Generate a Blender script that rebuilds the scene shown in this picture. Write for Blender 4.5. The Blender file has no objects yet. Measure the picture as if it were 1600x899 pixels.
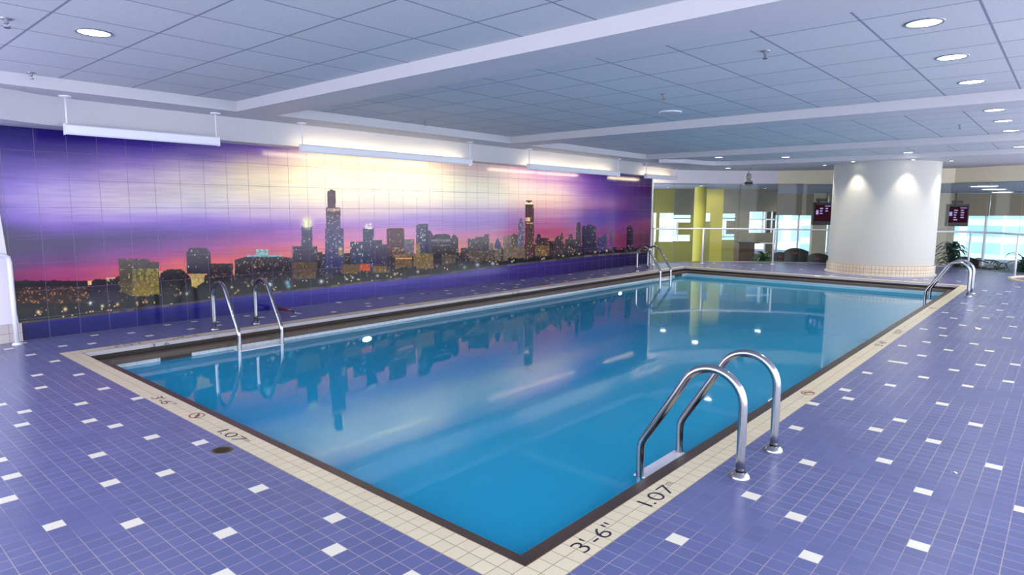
import bpy, bmesh, math, random
import numpy as np
from mathutils import Vector, Matrix
random.seed(7); rng = np.random.default_rng(11)
S = bpy.context.scene
COL = S.collection
PI = math.pi

# ------------------------------------------------------------------ camera (metres; x runs along the pool, y across it)
CAM = np.array([-1.77505, -1.47923, 1.36618]); FPX = 998.65
YAW, PITCH, ROLL = [math.radians(a) for a in (41.1948, 7.0497, 0.2390)]
fw = np.array([math.cos(PITCH)*math.cos(YAW), math.cos(PITCH)*math.sin(YAW), -math.sin(PITCH)])
rt = np.array([math.sin(YAW), -math.cos(YAW), 0.0]); up = np.cross(rt, fw)
rt, up = rt*math.cos(ROLL)+up*math.sin(ROLL), -rt*math.sin(ROLL)+up*math.cos(ROLL)
def ray(x, y): return fw + rt*((x-800)/FPX) - up*((y-449.5)/FPX)
def at(x, y, d): return CAM + ray(x, y)*d                       # a measured point of the photograph at its distance
def at_z(x, y, z): r = ray(x, y); return CAM + r*((z-CAM[2])/r[2])
def at_zd(x, d, z):                                             # plan position of an image column at a distance
    P = CAM + ray(x, 449.5)*d
    return P + up*((z-P[2])/up[2])
cam = bpy.data.cameras.new('camera'); co = bpy.data.objects.new('camera', cam); COL.objects.link(co)
cam.sensor_width = 36; cam.lens = FPX/1600*36; cam.clip_end = 400
M = Matrix(((rt[0], up[0], -fw[0], CAM[0]), (rt[1], up[1], -fw[1], CAM[1]), (rt[2], up[2], -fw[2], CAM[2]), (0, 0, 0, 1)))
co.matrix_world = M; S.camera = co

# ------------------------------------------------------------------ helpers
def lin(c): return tuple(((v/255)/12.92 if v/255 <= .04045 else ((v/255+.055)/1.055)**2.4) for v in c)
def srgb(*c): return (*lin(c), 1)
def tag(o, label=None, cat=None, group=None, kind=None):
    if label: o['label'] = label
    if cat: o['category'] = cat
    if group: o['group'] = group
    if kind: o['kind'] = kind
    return o
def empty(name, loc=(0, 0, 0), rz=0, label=None, cat=None, group=None):
    o = bpy.data.objects.new(name, None); COL.objects.link(o); o.location = loc; o.rotation_euler = (0, 0, rz)
    return tag(o, label, cat, group)
def mk(name, verts, faces, mat=None, parent=None, smooth=False, mats=None, fm=None):
    me = bpy.data.meshes.new(name); me.from_pydata([tuple(map(float, v)) for v in verts], [], faces)
    for m in (mats or ([mat] if mat else [])): me.materials.append(m)
    if fm: me.polygons.foreach_set('material_index', fm)
    if smooth: me.polygons.foreach_set('use_smooth', [True]*len(me.polygons))
    me.update(); o = bpy.data.objects.new(name, me); COL.objects.link(o)
    if parent: o.parent = parent
    return o
class MB:
    def __init__(s): s.v = []; s.f = []; s.m = []
    def add(s, v, f, mi=0):
        n = len(s.v); s.v += [tuple(map(float, p)) for p in v]; s.f += [tuple(i+n for i in q) for q in f]; s.m += [mi]*len(f)
    def box(s, x0, y0, z0, x1, y1, z1, mi=0):
        v = [(x0,y0,z0),(x1,y0,z0),(x1,y1,z0),(x0,y1,z0),(x0,y0,z1),(x1,y0,z1),(x1,y1,z1),(x0,y1,z1)]
        s.add(v, [(0,3,2,1),(4,5,6,7),(0,1,5,4),(1,2,6,5),(2,3,7,6),(3,0,4,7)], mi)
    def prism(s, poly, z0, z1, mi=0):
        a = sum(poly[i][0]*poly[(i+1)%len(poly)][1]-poly[(i+1)%len(poly)][0]*poly[i][1] for i in range(len(poly)))
        if a < 0: poly = poly[::-1]
        n = len(poly); v = [(p[0],p[1],z0) for p in poly]+[(p[0],p[1],z1) for p in poly]
        s.add(v, [tuple(range(n-1,-1,-1)), tuple(range(n,2*n))]+[(i,(i+1)%n,(i+1)%n+n,i+n) for i in range(n)], mi)
    def lathe(s, prof, c=(0,0,0), n=32, mi=0, axis='z'):
        base = len(s.v); v = []
        for r, z in prof:
            for k in range(n):
                a = 2*PI*k/n; v.append((c[0]+r*math.cos(a), c[1]+r*math.sin(a), c[2]+z))
        f = [(j*n+k, j*n+(k+1)%n, (j+1)*n+(k+1)%n, (j+1)*n+k) for j in range(len(prof)-1) for k in range(n)]
        s.add(v, f, mi)
    def disc(s, c, r, n=32, mi=0, flip=False):
        v = [(c[0]+r*math.cos(2*PI*k/n), c[1]+r*math.sin(2*PI*k/n), c[2]) for k in range(n)]
        s.add(v, [tuple(range(n))[::-1] if flip else tuple(range(n))], mi)
    def tube(s, pts, r, n=16, mi=0, caps=True):
        pts = [Vector(p) for p in pts]; v = []; prev = None
        for i, p in enumerate(pts):
            t = (pts[min(i+1, len(pts)-1)]-pts[max(i-1, 0)]).normalized()
            if prev is None:
                a = t.orthogonal().normalized()
            else:
                a = (prev - t*prev.dot(t)).normalized()
            prev = a; b = t.cross(a); rr = r[i] if isinstance(r, (list, tuple)) else r
            for k in range(n): v.append(p + a*rr*math.cos(2*PI*k/n) + b*rr*math.sin(2*PI*k/n))
        f = [(j*n+k, j*n+(k+1)%n, (j+1)*n+(k+1)%n, (j+1)*n+k) for j in range(len(pts)-1) for k in range(n)]
        if caps: f += [tuple(range(n-1, -1, -1)), tuple(range((len(pts)-1)*n, len(pts)*n))]
        s.add(v, f, mi)
    def build(s, name, mat=None, parent=None, smooth=False, mats=None):
        o = mk(name, s.v, s.f, mat, parent, smooth, mats, s.m if mats else None)
        return o
def autosmooth(o, ang=35):
    me = o.data; bm = bmesh.new(); bm.from_mesh(me)
    for f in bm.faces: f.smooth = True
    for e in bm.edges:
        if len(e.link_faces) == 2 and e.calc_face_angle(0) > math.radians(ang): e.smooth = False
    bm.to_mesh(me); bm.free(); return o
def bevel(o, w, seg=2):
    m = o.modifiers.new('bevel', 'BEVEL'); m.width = w; m.segments = seg; m.limit_method = 'ANGLE'; return o
def copy_tree(o, parent=None):
    c = o.copy(); COL.objects.link(c)
    if parent: c.parent = parent
    for ch in [x for x in bpy.data.objects if x.parent == o]: copy_tree(ch, c)
    return c
def struct(o): o['kind'] = 'structure'; return o

# ------------------------------------------------------------------ materials
def nodes(name):
    m = bpy.data.materials.new(name); m.use_nodes = True; nt = m.node_tree
    return m, nt, nt.nodes['Principled BSDF'], nt.nodes['Material Output']
def mat(name, col, rough=.5, metal=0, spec=.5, noise=0, nscale=8, bump=0, coat=0, emit=None, es=0):
    m, nt, b, out = nodes(name); N = nt.nodes.new; L = nt.links.new
    b.inputs['Roughness'].default_value = rough; b.inputs['Metallic'].default_value = metal
    b.inputs['Specular IOR Level'].default_value = spec; b.inputs['Coat Weight'].default_value = coat
    c = srgb(*col)
    tc = N('ShaderNodeTexCoord'); nz = N('ShaderNodeTexNoise'); nz.inputs['Scale'].default_value = nscale; nz.inputs['Detail'].default_value = 5
    L(tc.outputs['Object'], nz.inputs['Vector'])
    mx = N('ShaderNodeMixRGB'); mx.inputs['Color1'].default_value = tuple(v*(1-noise) for v in c[:3])+(1,); mx.inputs['Color2'].default_value = tuple(min(1, v*(1+noise)) for v in c[:3])+(1,)
    L(nz.outputs['Fac'], mx.inputs['Fac']); L(mx.outputs[0], b.inputs['Base Color'])
    if bump:
        bp = N('ShaderNodeBump'); bp.inputs['Strength'].default_value = bump; bp.inputs['Distance'].default_value = .002
        L(nz.outputs['Fac'], bp.inputs['Height']); L(bp.outputs[0], b.inputs['Normal'])
    if emit: b.inputs['Emission Color'].default_value = srgb(*emit); b.inputs['Emission Strength'].default_value = es
    return m
def tile_mat(name, c1, c2, grout, size, rough=.3, off=(0, 0, 0), axes='xy', mortar=.0025, groutvar=None, w=None, coat=0, spec=.5, bump=.4, patch=0):
    """square tiles laid on a world-fixed grid, mortar between them"""
    m, nt, b, out = nodes(name); N = nt.nodes.new; L = nt.links.new
    g = N('ShaderNodeNewGeometry'); sp = N('ShaderNodeSeparateXYZ'); L(g.outputs['Position'], sp.inputs[0])
    cb = N('ShaderNodeCombineXYZ')
    L(sp.outputs[axes[0].upper()], cb.inputs[0]); L(sp.outputs[axes[1].upper()], cb.inputs[1])
    mp = N('ShaderNodeVectorMath'); mp.operation = 'SUBTRACT'; mp.inputs[1].default_value = off; L(cb.outputs[0], mp.inputs[0])
    br = N('ShaderNodeTexBrick'); br.offset = 0; br.squash = 1
    br.inputs['Scale'].default_value = 1; br.inputs['Brick Width'].default_value = w or size; br.inputs['Row Height'].default_value = size
    br.inputs['Mortar Size'].default_value = mortar; br.inputs['Mortar Smooth'].default_value = .3
    br.inputs['Color1'].default_value = srgb(*c1); br.inputs['Color2'].default_value = srgb(*c2); br.inputs['Mortar'].default_value = srgb(*grout)
    L(mp.outputs[0], br.inputs['Vector'])
    col = br.outputs['Color']
    nz = N('ShaderNodeTexNoise'); nz.inputs['Scale'].default_value = 1.3; nz.inputs['Detail'].default_value = 3; L(mp.outputs[0], nz.inputs['Vector'])
    if groutvar:
        mg = N('ShaderNodeMixRGB'); mg.inputs['Color1'].default_value = srgb(*grout); mg.inputs['Color2'].default_value = srgb(*groutvar)
        rp = N('ShaderNodeValToRGB'); rp.color_ramp.elements[0].position = .50; rp.color_ramp.elements[1].position = .62; L(nz.outputs['Fac'], rp.inputs[0]); L(rp.outputs[0], mg.inputs['Fac']); L(mg.outputs[0], br.inputs['Mortar'])
    if patch:
        nz2 = N('ShaderNodeTexNoise'); nz2.inputs['Scale'].default_value = 3.1; nz2.inputs['Detail'].default_value = 4; L(mp.outputs[0], nz2.inputs['Vector'])
        hs = N('ShaderNodeHueSaturation'); mr = N('ShaderNodeMapRange'); mr.inputs['To Min'].default_value = 1-patch; mr.inputs['To Max'].default_value = 1+patch
        mr.inputs['From Min'].default_value = .3; mr.inputs['From Max'].default_value = .7
        L(nz2.outputs['Fac'], mr.inputs['Value']); L(mr.outputs[0], hs.inputs['Value']); L(col, hs.inputs['Color']); col = hs.outputs[0]
    L(col, b.inputs['Base Color'])
    b.inputs['Roughness'].default_value = rough; b.inputs['Coat Weight'].default_value = coat; b.inputs['Specular IOR Level'].default_value = spec
    if bump:
        bp = N('ShaderNodeBump'); bp.inputs['Strength'].default_value = bump; bp.inputs['Distance'].default_value = .002; bp.invert = True
        L(br.outputs['Fac'], bp.inputs['Height']); L(bp.outputs[0], b.inputs['Normal'])
    return m
def emis(name, col, s):
    m = bpy.data.materials.new(name); m.use_nodes = True; nt = m.node_tree; nt.nodes.clear()
    e = nt.nodes.new('ShaderNodeEmission'); o = nt.nodes.new('ShaderNodeOutputMaterial'); e.inputs[0].default_value = srgb(*col); e.inputs[1].default_value = s
    nt.links.new(e.outputs[0], o.inputs[0]); return m

TS = .0765
m_deck = tile_mat('blue_deck_tile', (99, 104, 150), (93, 98, 143), (156, 146, 156), TS, rough=.27, off=(-.153, -.153, 0), mortar=.0022, groutvar=(112, 108, 150), patch=.05)
m_white_tile = mat('white_accent_tile', (226, 220, 205), .3, noise=.03)
m_coping = tile_mat('cream_coping_tile', (220, 207, 176), (213, 200, 170), (146, 124, 98), TS, rough=.3, off=(-.153, -.153, 0), mortar=.0018)
m_nose = mat('white_coping_nose', (166, 160, 168), .12, noise=.02, spec=.6)
m_gutter = mat('bronze_gutter', (84, 68, 58), .35, noise=.15, nscale=20, spec=.5)
m_gutter_dark = mat('dark_gutter_channel', (44, 34, 29), .5, noise=.2, nscale=15)
m_lip = mat('grey_bronze_lip', (80, 64, 54), .35, metal=0, noise=.12, nscale=25)
m_wtile = tile_mat('waterline_tile', (206, 214, 222), (198, 208, 218), (150, 160, 170), .1, rough=.2, axes='xz', mortar=.002)
m_basin = mat('pool_basin_plaster', (120, 200, 225), .6, noise=.05, nscale=2)
m_paint = mat('white_paint', (196, 194, 200), .55, noise=.012, nscale=3)
m_paint2 = mat('cream_paint', (186, 184, 178), .55, noise=.012, nscale=3)
m_white = mat('white_enamel', (232, 232, 238), .3, noise=.01)
m_steel = mat('stainless_steel', (168, 168, 172), .17, metal=1, noise=.06, nscale=30)
m_black = mat('black_plastic', (14, 12, 15), .5, noise=.1)
m_red = mat('red_fabric', (190, 45, 50), .7, noise=.1)
m_ink = mat('black_marking_ink', (38, 30, 52), .5)
m_inkr = mat('rust_red_marking_ink', (150, 78, 60), .5)
m_maroon = mat('maroon_paint', (92, 26, 36), .45, noise=.2)
m_leaf = mat('plant_leaf', (40, 92, 48), .45, noise=.35, nscale=14)
m_leaf2 = mat('plant_leaf_dark', (24, 66, 52), .45, noise=.35, nscale=14)
m_pot = mat('plant_pot', (180, 168, 150), .5, noise=.08)
m_wood = mat('dark_wood', (74, 48, 34), .4, noise=.25, nscale=6)
m_brass = mat('brass_drain', (122, 104, 60), .4, metal=.8, noise=.3, nscale=60)
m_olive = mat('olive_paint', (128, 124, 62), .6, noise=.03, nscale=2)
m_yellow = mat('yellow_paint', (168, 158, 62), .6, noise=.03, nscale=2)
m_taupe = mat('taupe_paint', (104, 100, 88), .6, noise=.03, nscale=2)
m_beige = mat('beige_paint', (176, 164, 142), .6, noise=.03, nscale=2)
m_shade = mat('roller_shade_cloth', (126, 114, 98), .8, noise=.06, nscale=40)
m_carpet = mat('lounge_carpet', (90, 96, 120), .9, noise=.2, nscale=30)
m_winframe = mat('window_frame', (208, 214, 224), .4, noise=.02)
m_header = mat('lightened_white_paint', (234, 228, 236), .55, noise=.012, nscale=3)  # white paint in a lighter tone, brightness in the colour replaces missing light
m_header2 = mat('warm_lit_header_paint', (244, 234, 204), .55, noise=.012, nscale=3)  # same white header, warm downlight tint put into its colour
m_tube_lit = emis('lit_fluorescent_tube', (255, 236, 190), 15)
m_can = emis('lit_downlight_lamp', (255, 250, 232), 7)
m_lin = emis('lit_ceiling_strip', (255, 250, 230), 6)
m_pool_lamp = emis('lit_pool_lamp', (255, 244, 214), 9)
m_trim = mat('downlight_trim', (150, 150, 160), .3, metal=.6)

# ceiling tile: speckled lay-in panel on a T-bar grid
def ceil_tile(name, ox, oy):
    m = tile_mat(name, (200, 203, 207), (194, 198, 203), (128, 134, 150), .6105, rough=.75, off=(ox, oy, 0), mortar=.009, bump=0)
    nt = m.node_tree; N = nt.nodes.new; L = nt.links.new
    b = nt.nodes['Principled BSDF']; src = b.inputs['Base Color'].links[0].from_socket
    g = N('ShaderNodeNewGeometry'); nz = N('ShaderNodeTexNoise'); nz.inputs['Scale'].default_value = 90; nz.inputs['Detail'].default_value = 2; L(g.outputs['Position'], nz.inputs['Vector'])
    mr = N('ShaderNodeMapRange'); mr.inputs['From Min'].default_value = .35; mr.inputs['From Max'].default_value = .65; mr.inputs['To Min'].default_value = .93; mr.inputs['To Max'].default_value = 1.05
    L(nz.outputs['Fac'], mr.inputs['Value']); hs = N('ShaderNodeHueSaturation'); L(src, hs.inputs['Color']); L(mr.outputs[0], hs.inputs['Value']); L(hs.outputs[0], b.inputs['Base Color'])
    return m
m_ceil1 = ceil_tile('ceiling_tile_near', -.559, 3.333); m_ceil2 = ceil_tile('ceiling_tile_middle', 2.804, 1.471)

# water: clear dielectric surface over a blue scattering body
m_water, nt, b, out = nodes('pool_water'); nt.nodes.remove(b); N = nt.nodes.new; L = nt.links.new
fr = N('ShaderNodeFresnel'); fr.inputs[0].default_value = 1.33
gl = N('ShaderNodeBsdfGlossy'); gl.inputs['Roughness'].default_value = .035; gl.inputs['Color'].default_value = (1, 1, 1, 1)
df = N('ShaderNodeBsdfDiffuse'); df.inputs['Color'].default_value = srgb(27, 174, 222)
tr = N('ShaderNodeBsdfTransparent'); tr.inputs['Color'].default_value = (.42, .80, .92, 1)
m1 = N('ShaderNodeMixShader'); m1.inputs[0].default_value = .66; L(tr.outputs[0], m1.inputs[1]); L(df.outputs[0], m1.inputs[2])
m2 = N('ShaderNodeMixShader'); L(fr.outputs[0], m2.inputs[0]); L(m1.outputs[0], m2.inputs[1]); L(gl.outputs[0], m2.inputs[2]); L(m2.outputs[0], out.inputs[0])
g = N('ShaderNodeNewGeometry'); nz = N('ShaderNodeTexNoise'); nz.inputs['Scale'].default_value = 5.5; nz.inputs['Detail'].default_value = 2; L(g.outputs['Position'], nz.inputs['Vector'])
bp = N('ShaderNodeBump'); bp.inputs['Strength'].default_value = .2; bp.inputs['Distance'].default_value = .0011; L(nz.outputs['Fac'], bp.inputs['Height'])
for x in (fr, gl): L(bp.outputs[0], x.inputs['Normal'])
# glass sheets
m_glass, nt, b, out = nodes('clear_glass'); nt.nodes.remove(b); N = nt.nodes.new; L = nt.links.new
fr = N('ShaderNodeFresnel'); fr.inputs[0].default_value = 1.22; gl = N('ShaderNodeBsdfGlossy'); gl.inputs['Roughness'].default_value = .01
tr = N('ShaderNodeBsdfTransparent'); tr.inputs['Color'].default_value = (.95, .985, .97, 1)
m2 = N('ShaderNodeMixShader'); L(fr.outputs[0], m2.inputs[0]); L(tr.outputs[0], m2.inputs[1]); L(gl.outputs[0], m2.inputs[2]); L(m2.outputs[0], out.inputs[0])

m_gedge = mat('glass_edge', (92, 112, 100), .4)
# ------------------------------------------------------------------ measured sizes
PL, PW = 12.345, 5.43          # pool inside the coping
WY = 6.552                     # mural plane
ZS, ZT, ZM = 2.437, 2.546, 2.157   # soffit, tile ceiling, top of the mural
CW = .153                      # coping width
WZ = -.165                     # water level
XMIN, YMIN = -3.8, -3.6

# deck plan, curved along the glazed end
GP = [(1018, 16.15), (1060, 16.6), (1105, 16.8), (1152, 16.8), (1209, 16.75), (1248, 16.6), (1290, 16.4), (1340, 16.2), (1400, 15.9), (1480, 15.5), (1530, 14.9), (1583, 14.2), (1660, 13.3), (1760, 12.4), (1900, 11.5)]
GL = [tuple(at_zd(x, d, 0)[:2]) for x, d in GP]
GL[0] = (12.72, WY)
# ------------------------------------------------------------------ floor with accent tiles
acc_px = [(14,742),(12.5,784),(79.6,820.5),(161,756.8),(201,824),(263.4,734.6),(6,545.6),(53,553.4),(90.7,564.4),(98,540.6),(65.7,585),(129.8,586),(57.7,607.7),(166.6,606.5),(214.7,620.7),(133.8,628),(3,631.5),(32.4,642.7),(29,662.7),(132,661.5),(189.6,665.4),(243.3,682.4),(312.4,690.6),(3,715.6),(143.2,714.6),(408.6,762.8),(362.4,828.8),(520.6,806.8),(536.6,861.2),(335,897),(641,898),
(1061.4,837),(1171.4,773.4),(1235,803.6),(1255.6,725.4),(1284,869),(1453,769),(1443,854.4),(1559,729),(1600,799),(1372,718),(1359,582.4),(1323,610),(1327.5,622.7),(1275.6,630),(1389,603),(1440.8,588.4),(1484.6,578),(1525.9,569.6),(1594,570),(1582,597),(1519,606),(1463.6,630.3),(1401,654.5),(1362,672.3),(1532,664.7),(1470,690.4),(1411,568.4),(1395.7,566),(1245.4,669.4),
(1534,479),(1517,485.7),(1481,488.7),(1493,498),(1541,496.5),(1576,496),(1562,485),(1505,508.5),(1579,510.5),(1448,514.7),(1475,513.5),(1475.6,524),(1568,527.5),(1450,535),(1412.6,541.7),(1520,536.7),(1481.6,547),(1541.7,547.3),(1440.8,556),(1510,474.6),(1569,474.4),(1564,460),(1578,456),(1592,449),(1540,455),
(145,525.4),(210,521),(98,540),(141,537),(40.5,535),(235,525),(258,509),(302.4,502.6),(302,513.6),(340,502.6),(344.4,509),(385.6,494),(411,496),(449.6,484),(454,495),(468,490.4),(528,473),(525,488),(576.6,474),(576.6,479.4),(596,466.4),(627.6,466.6),(627,474.4),(658.6,459),(699.6,454),(699,459.4),(738,454.8),(743.6,459),(761,448),(776,451.4),(790,453),(782,443.4),(804,445),(807,449),(818,438.4),(852,439),(861,435.4),(862,443),(888,439.4),(895,435.4),(889,429),(925,429.6),(918,434.4),(948,430),(950,426.6),(972,421),(1003,417),
(1118,411),(1107,417.5),(1132,415),(1148,415),(1159,417),(1189.5,414),(1175,420.6),(1250,421),(1300,431),(1362,434),(1430,437),(1445,436.5),(1500,440)]
cells = set()
def in_pool(i, j):
    x = -CW+(i+.5)*TS; y = -CW+(j+.5)*TS
    return -CW < x < PL+CW and -CW < y < PW+CW
for p in acc_px:
    P = at_z(p[0], p[1], 0); c = (math.floor((P[0]+CW)/TS), math.floor((P[1]+CW)/TS))
    if not in_pool(*c): cells.add(c)
for _ in range(260):      # the same scatter carries on over the deck outside the picture
    x, y = random.uniform(-6, 12), random.uniform(-6.5, -1.0)
    d = np.array([x, y, 0])-CAM; zc = d @ fw
    if zc > .2 and abs(800+FPX*(d@rt)/zc-800) < 830 and 449.5-FPX*(d@up)/zc < 930: continue
    cells.add((math.floor((x+CW)/TS), math.floor((y+CW)/TS)))
fl = MB()
inner = [(-CW, -CW), (PL+CW, -CW), (PL+CW, PW+CW), (-CW, PW+CW)]
outer_x1 = 12.72
fl.add([(XMIN,YMIN,0),(outer_x1,YMIN,0),(outer_x1,-CW,0),(XMIN,-CW,0)], [(0,1,2,3)])
fl.add([(XMIN,-CW,0),(-CW,-CW,0),(-CW,PW+CW,0),(XMIN,PW+CW,0)], [(0,1,2,3)])
fl.add([(PL+CW,-CW,0),(outer_x1,-CW,0),(outer_x1,PW+CW,0),(PL+CW,PW+CW,0)], [(0,1,2,3)])
fl.add([(XMIN,PW+CW,0),(outer_x1,PW+CW,0),(outer_x1,WY,0),(XMIN,WY,0)], [(0,1,2,3)])
end_poly = [(outer_x1, YMIN)] + [GL[-1]] + GL[:-1][::-1][:-1] + [(outer_x1, WY)]
fl.add([(x, y, 0) for x, y in end_poly], [tuple(range(len(end_poly)))])
G = .0028
for i, j in cells:
    x0, y0 = -CW+i*TS+G/2, -CW+j*TS+G/2; x1, y1 = x0+TS-G, y0+TS-G
    fl.add([(x0,y0,.0006),(x1,y0,.0006),(x1,y1,.0006),(x0,y1,.0006)], [(0,1,2,3)], 1)
struct(fl.build('floor', mats=[m_deck, m_white_tile]))

# ------------------------------------------------------------------ pool
pool = empty('swimming_pool', (PL/2, PW/2, 0), 0, 'long rectangular indoor pool with cream tiled edge and brown overflow gutter', 'swimming pool')
def ring(mb, d0, z0, d1, z1, mi=0):
    """band running round the pool from offset d0 (inward) at z0 to offset d1 at z1"""
    a = [(d0, d0), (PL-d0, d0), (PL-d0, PW-d0), (d0, PW-d0)]; c = [(d1, d1), (PL-d1, d1), (PL-d1, PW-d1), (d1, PW-d1)]
    v = [(x-PL/2, y-PW/2, z0) for x, y in a]+[(x-PL/2, y-PW/2, z1) for x, y in c]
    mb.add(v, [(i, (i+1)%4, (i+1)%4+4, i+4) for i in range(4)], mi)
def ringpart(name, prof, m, parent=pool):
    mb = MB()
    for (d0, z0), (d1, z1) in zip(prof[:-1], prof[1:]): ring(mb, d0, z0, d1, z1)
    return mb.build(name, m, parent)
bevel(ringpart('coping', [(-CW, 0), (-CW, .001), (-.004, .001)], m_coping), .0005)
ringpart('coping_joint', [(-.006, .0016), (-.001, .0012)], mat('brown_joint', (120, 76, 66), .6))
ringpart('coping_nose', [(-.004, .001), (0, -.003), (.002, -.040), (-.03, -.040)], m_nose)
ringpart('gutter_channel', [(-.03, -.040), (-.03, -.13), (.045, -.13), (.045, -.088)], m_gutter_dark)
ringpart('gutter_lip', [(.045, -.130), (.045, -.081), (.05, -.077), (.150, -.077), (.156, -.081), (.156, -.128), (.140, -.128)], m_lip)
ringpart('waterline_tiles', [(.140, -.128), (.140, -.30)], m_wtile)
bs = MB()
for (d0, z0), (d1, z1) in zip([(.140, -.30)], [(.140, -1.25)]): ring(bs, d0, z0, d1, z1)
h = .140; bs.add([(h-PL/2, h-PW/2, -1.25), (PL/2-h, h-PW/2, -1.25), (PL/2-h, PW/2-h, -1.25), (h-PL/2, PW/2-h, -1.25)], [(0, 1, 2, 3)])
bs.build('basin', m_basin, pool)
# skimmer opening in the waterline tiles, underwater lamps on the mural side
sk = MB(); sk.box(.62-PL/2, PW/2-.146, -.168, .92-PL/2, PW/2-.12, -.130); sk.build('skimmer_opening', m_gutter_dark, pool)
sk = MB(); sk.box(11.6-PL/2, PW/2-.146, -.168, 11.95-PL/2, PW/2-.12, -.116); sk.build('skimmer_opening', m_gutter_dark, pool)
for X in (3.09, 9.22):
    t = MB(); prof = [(0, 0), (.10, 0), (.125, .004), (.135, .012), (.135, .0)]
    base = MB(); base.lathe([(.09, -.02), (.135, -.02), (.135, .0), (.1, .006)], n=32)
    R90 = Matrix.Rotation(PI/2, 4, 'X'); o = base.build('pool_lamp', m_steel, pool, True)
    o.location = (X-PL/2, PW/2-.165, -.315); o.rotation_euler = (PI/2, 0, 0); o.scale = (.75, .36, 1)
    l = MB(); l.lathe([(.0, .02), (.05, .017), (.10, .004), (.1, -.01)], n=32); q = l.build('lens', m_pool_lamp, o, True)
w = MB(); h = .1402; w.add([(h, h, WZ), (PL-h, h, WZ), (PL-h, PW-h, WZ), (h, PW-h, WZ)], [(0, 1, 2, 3)])
wo = w.build('pool_water', m_water); tag(wo, 'calm blue pool water reflecting the skyline mural', 'water', kind='stuff')

# ------------------------------------------------------------------ ladders
def arc(cx, cz, r, a0, a1, n):
    return [(cx+r*math.cos(a0+(a1-a0)*k/n), cz+r*math.sin(a0+(a1-a0)*k/n)) for k in range(n+1)]
def ladder(name, X0, y0, sgn, label, rails=.49):
    t = empty(name, (X0+rails/2, y0, 0), 0 if sgn > 0 else PI, label, 'pool ladder', 'stainless pool ladders')
    prof = [(-.293, 0), (-.293, .1), (-.293, .25)] + arc(-.123, .37, .17, PI, math.radians(33), 18)
    prof += [(.10, .328), (.2, .17), (.255, .085)]
    prof += [(.272, .055), (.281, .03), (.285, 0), (.285, -.1), (.285, -.4), (.285, -.8), (.285, -1.15)]
    for s in (-1, 1):
        mb = MB(); mb.tube([(s*rails/2, d, z) for d, z in prof], .0225, 20); mb.build('handrail', m_steel, t, True)
        f = MB(); f.lathe([(.024, .03), (.034, .028), (.046, .014), (.052, .004), (.052, .0)], (s*rails/2, -.293, 0), 28); autosmooth(f.build('base_flange', m_steel, t))
    for z in (-.158, -.45, -.72):
        st = MB(); st.box(-rails/2-.012, .162, z-.022, rails/2+.012, .325, z); bevel(st.build('step', m_white, t), .01)
    return t
ladder('pool_ladder', 1.365, 0, 1, 'nearest pool ladder with two bent steel handrails and a pale step')
ladder('pool_ladder', 10.65, 0, 1, 'pool ladder at the far right corner of the pool, near the white column', .47)
ladder('pool_ladder', 1.36, PW, -1, 'pool ladder on the mural side at the near left of the pool')
ladder('pool_ladder', 10.65, PW+.0, -1, 'small distant pool ladder at the far end of the mural', .47)

# ------------------------------------------------------------------ depth markings
def glyphs(s, size):
    cu = bpy.data.curves.new('tmp', 'FONT'); cu.body = s; cu.size = size; cu.resolution_u = 4; cu.align_x = 'LEFT'; cu.space_character = 1.08; cu.offset = -size*.009
    o = bpy.data.objects.new('tmp', cu); COL.objects.link(o); bpy.context.view_layer.update()
    dg = bpy.context.evaluated_depsgraph_get(); me = bpy.data.meshes.new_from_object(o.evaluated_get(dg)); bpy.data.objects.remove(o); return me
def marking(s, size, loc, rot, label, length=None, raised=None):
    t = bpy.data.objects.new('depth_marking', None); COL.objects.link(t); t.location = loc; t.rotation_euler = rot
    tag(t, label, 'depth marking', 'pool depth markings')
    adv = []; x = 0
    for ch in s:
        if ch == ' ': x += size*.22; continue
        me = glyphs(ch, size); xs = [v.co.x for v in me.vertices]; lo, hi = min(xs), max(xs)
        for v in me.vertices: v.co.x -= lo
        adv.append((ch, me, x, hi-lo)); x += hi-lo+size*.10
    wd = x-size*.10; k = (length or wd)/wd
    for ch, me, x0, w_ in adv:
        for v in me.vertices: v.co.x *= k
        nm = {"'": 'foot_mark', '"': 'inch_mark', '-': 'dash', '.': 'point'}.get(ch, 'digit'); me.name = nm; me.materials.append(m_ink)
        o = bpy.data.objects.new(nm, me); COL.objects.link(o); o.parent = t; o.location = (x0*k, 0, 0)
    if raised:
        m2 = glyphs(raised, size*.5); m2.name = 'raised_letter'; m2.materials.append(m_ink); o2 = bpy.data.objects.new('raised_letter', m2); COL.objects.link(o2); o2.parent = t; o2.location = (wd*k+.004, size*.40, 0)
    return t
def no_diving(loc, rz, label, r=.048):
    t = empty('no_diving_sign', loc, rz, label, 'no diving sign', 'no diving symbols on the coping')
    a = MB(); n = 40; v = []; f = []
    for k in range(n):
        for q in (r, r-.008): v.append((q*1.2*math.cos(2*PI*k/n), q*math.sin(2*PI*k/n), .0004))
    f = [(2*k, 2*((k+1)%n), 2*((k+1)%n)+1, 2*k+1)[::-1] for k in range(n)]; a.add(v, f); a.build('ring', m_inkr, t)
    b_ = MB(); c = .72*r
    b_.add([(-c*1.2-.003, c-.003, .0005), (-c*1.2+.003, c+.003, .0005), (c*1.2+.003, -c+.003, .0005), (c*1.2-.003, -c-.003, .0005)], [(0, 3, 2, 1)]); b_.build('slash', m_inkr, t)
    d = MB(); pts = [(-.03, .012), (-.012, .017), (.0, .010), (.012, -.004), (.026, -.012), (.029, -.006), (.014, .006), (.002, .02), (-.010, .026)]
    d.add([(x, y, .0003) for x, y in pts], [tuple(range(len(pts)))]); d.disc((.033, -.018, .0003), .0065, 14); d.build('diver_figure', m_ink, t)
    return t
Zm = .0018
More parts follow.
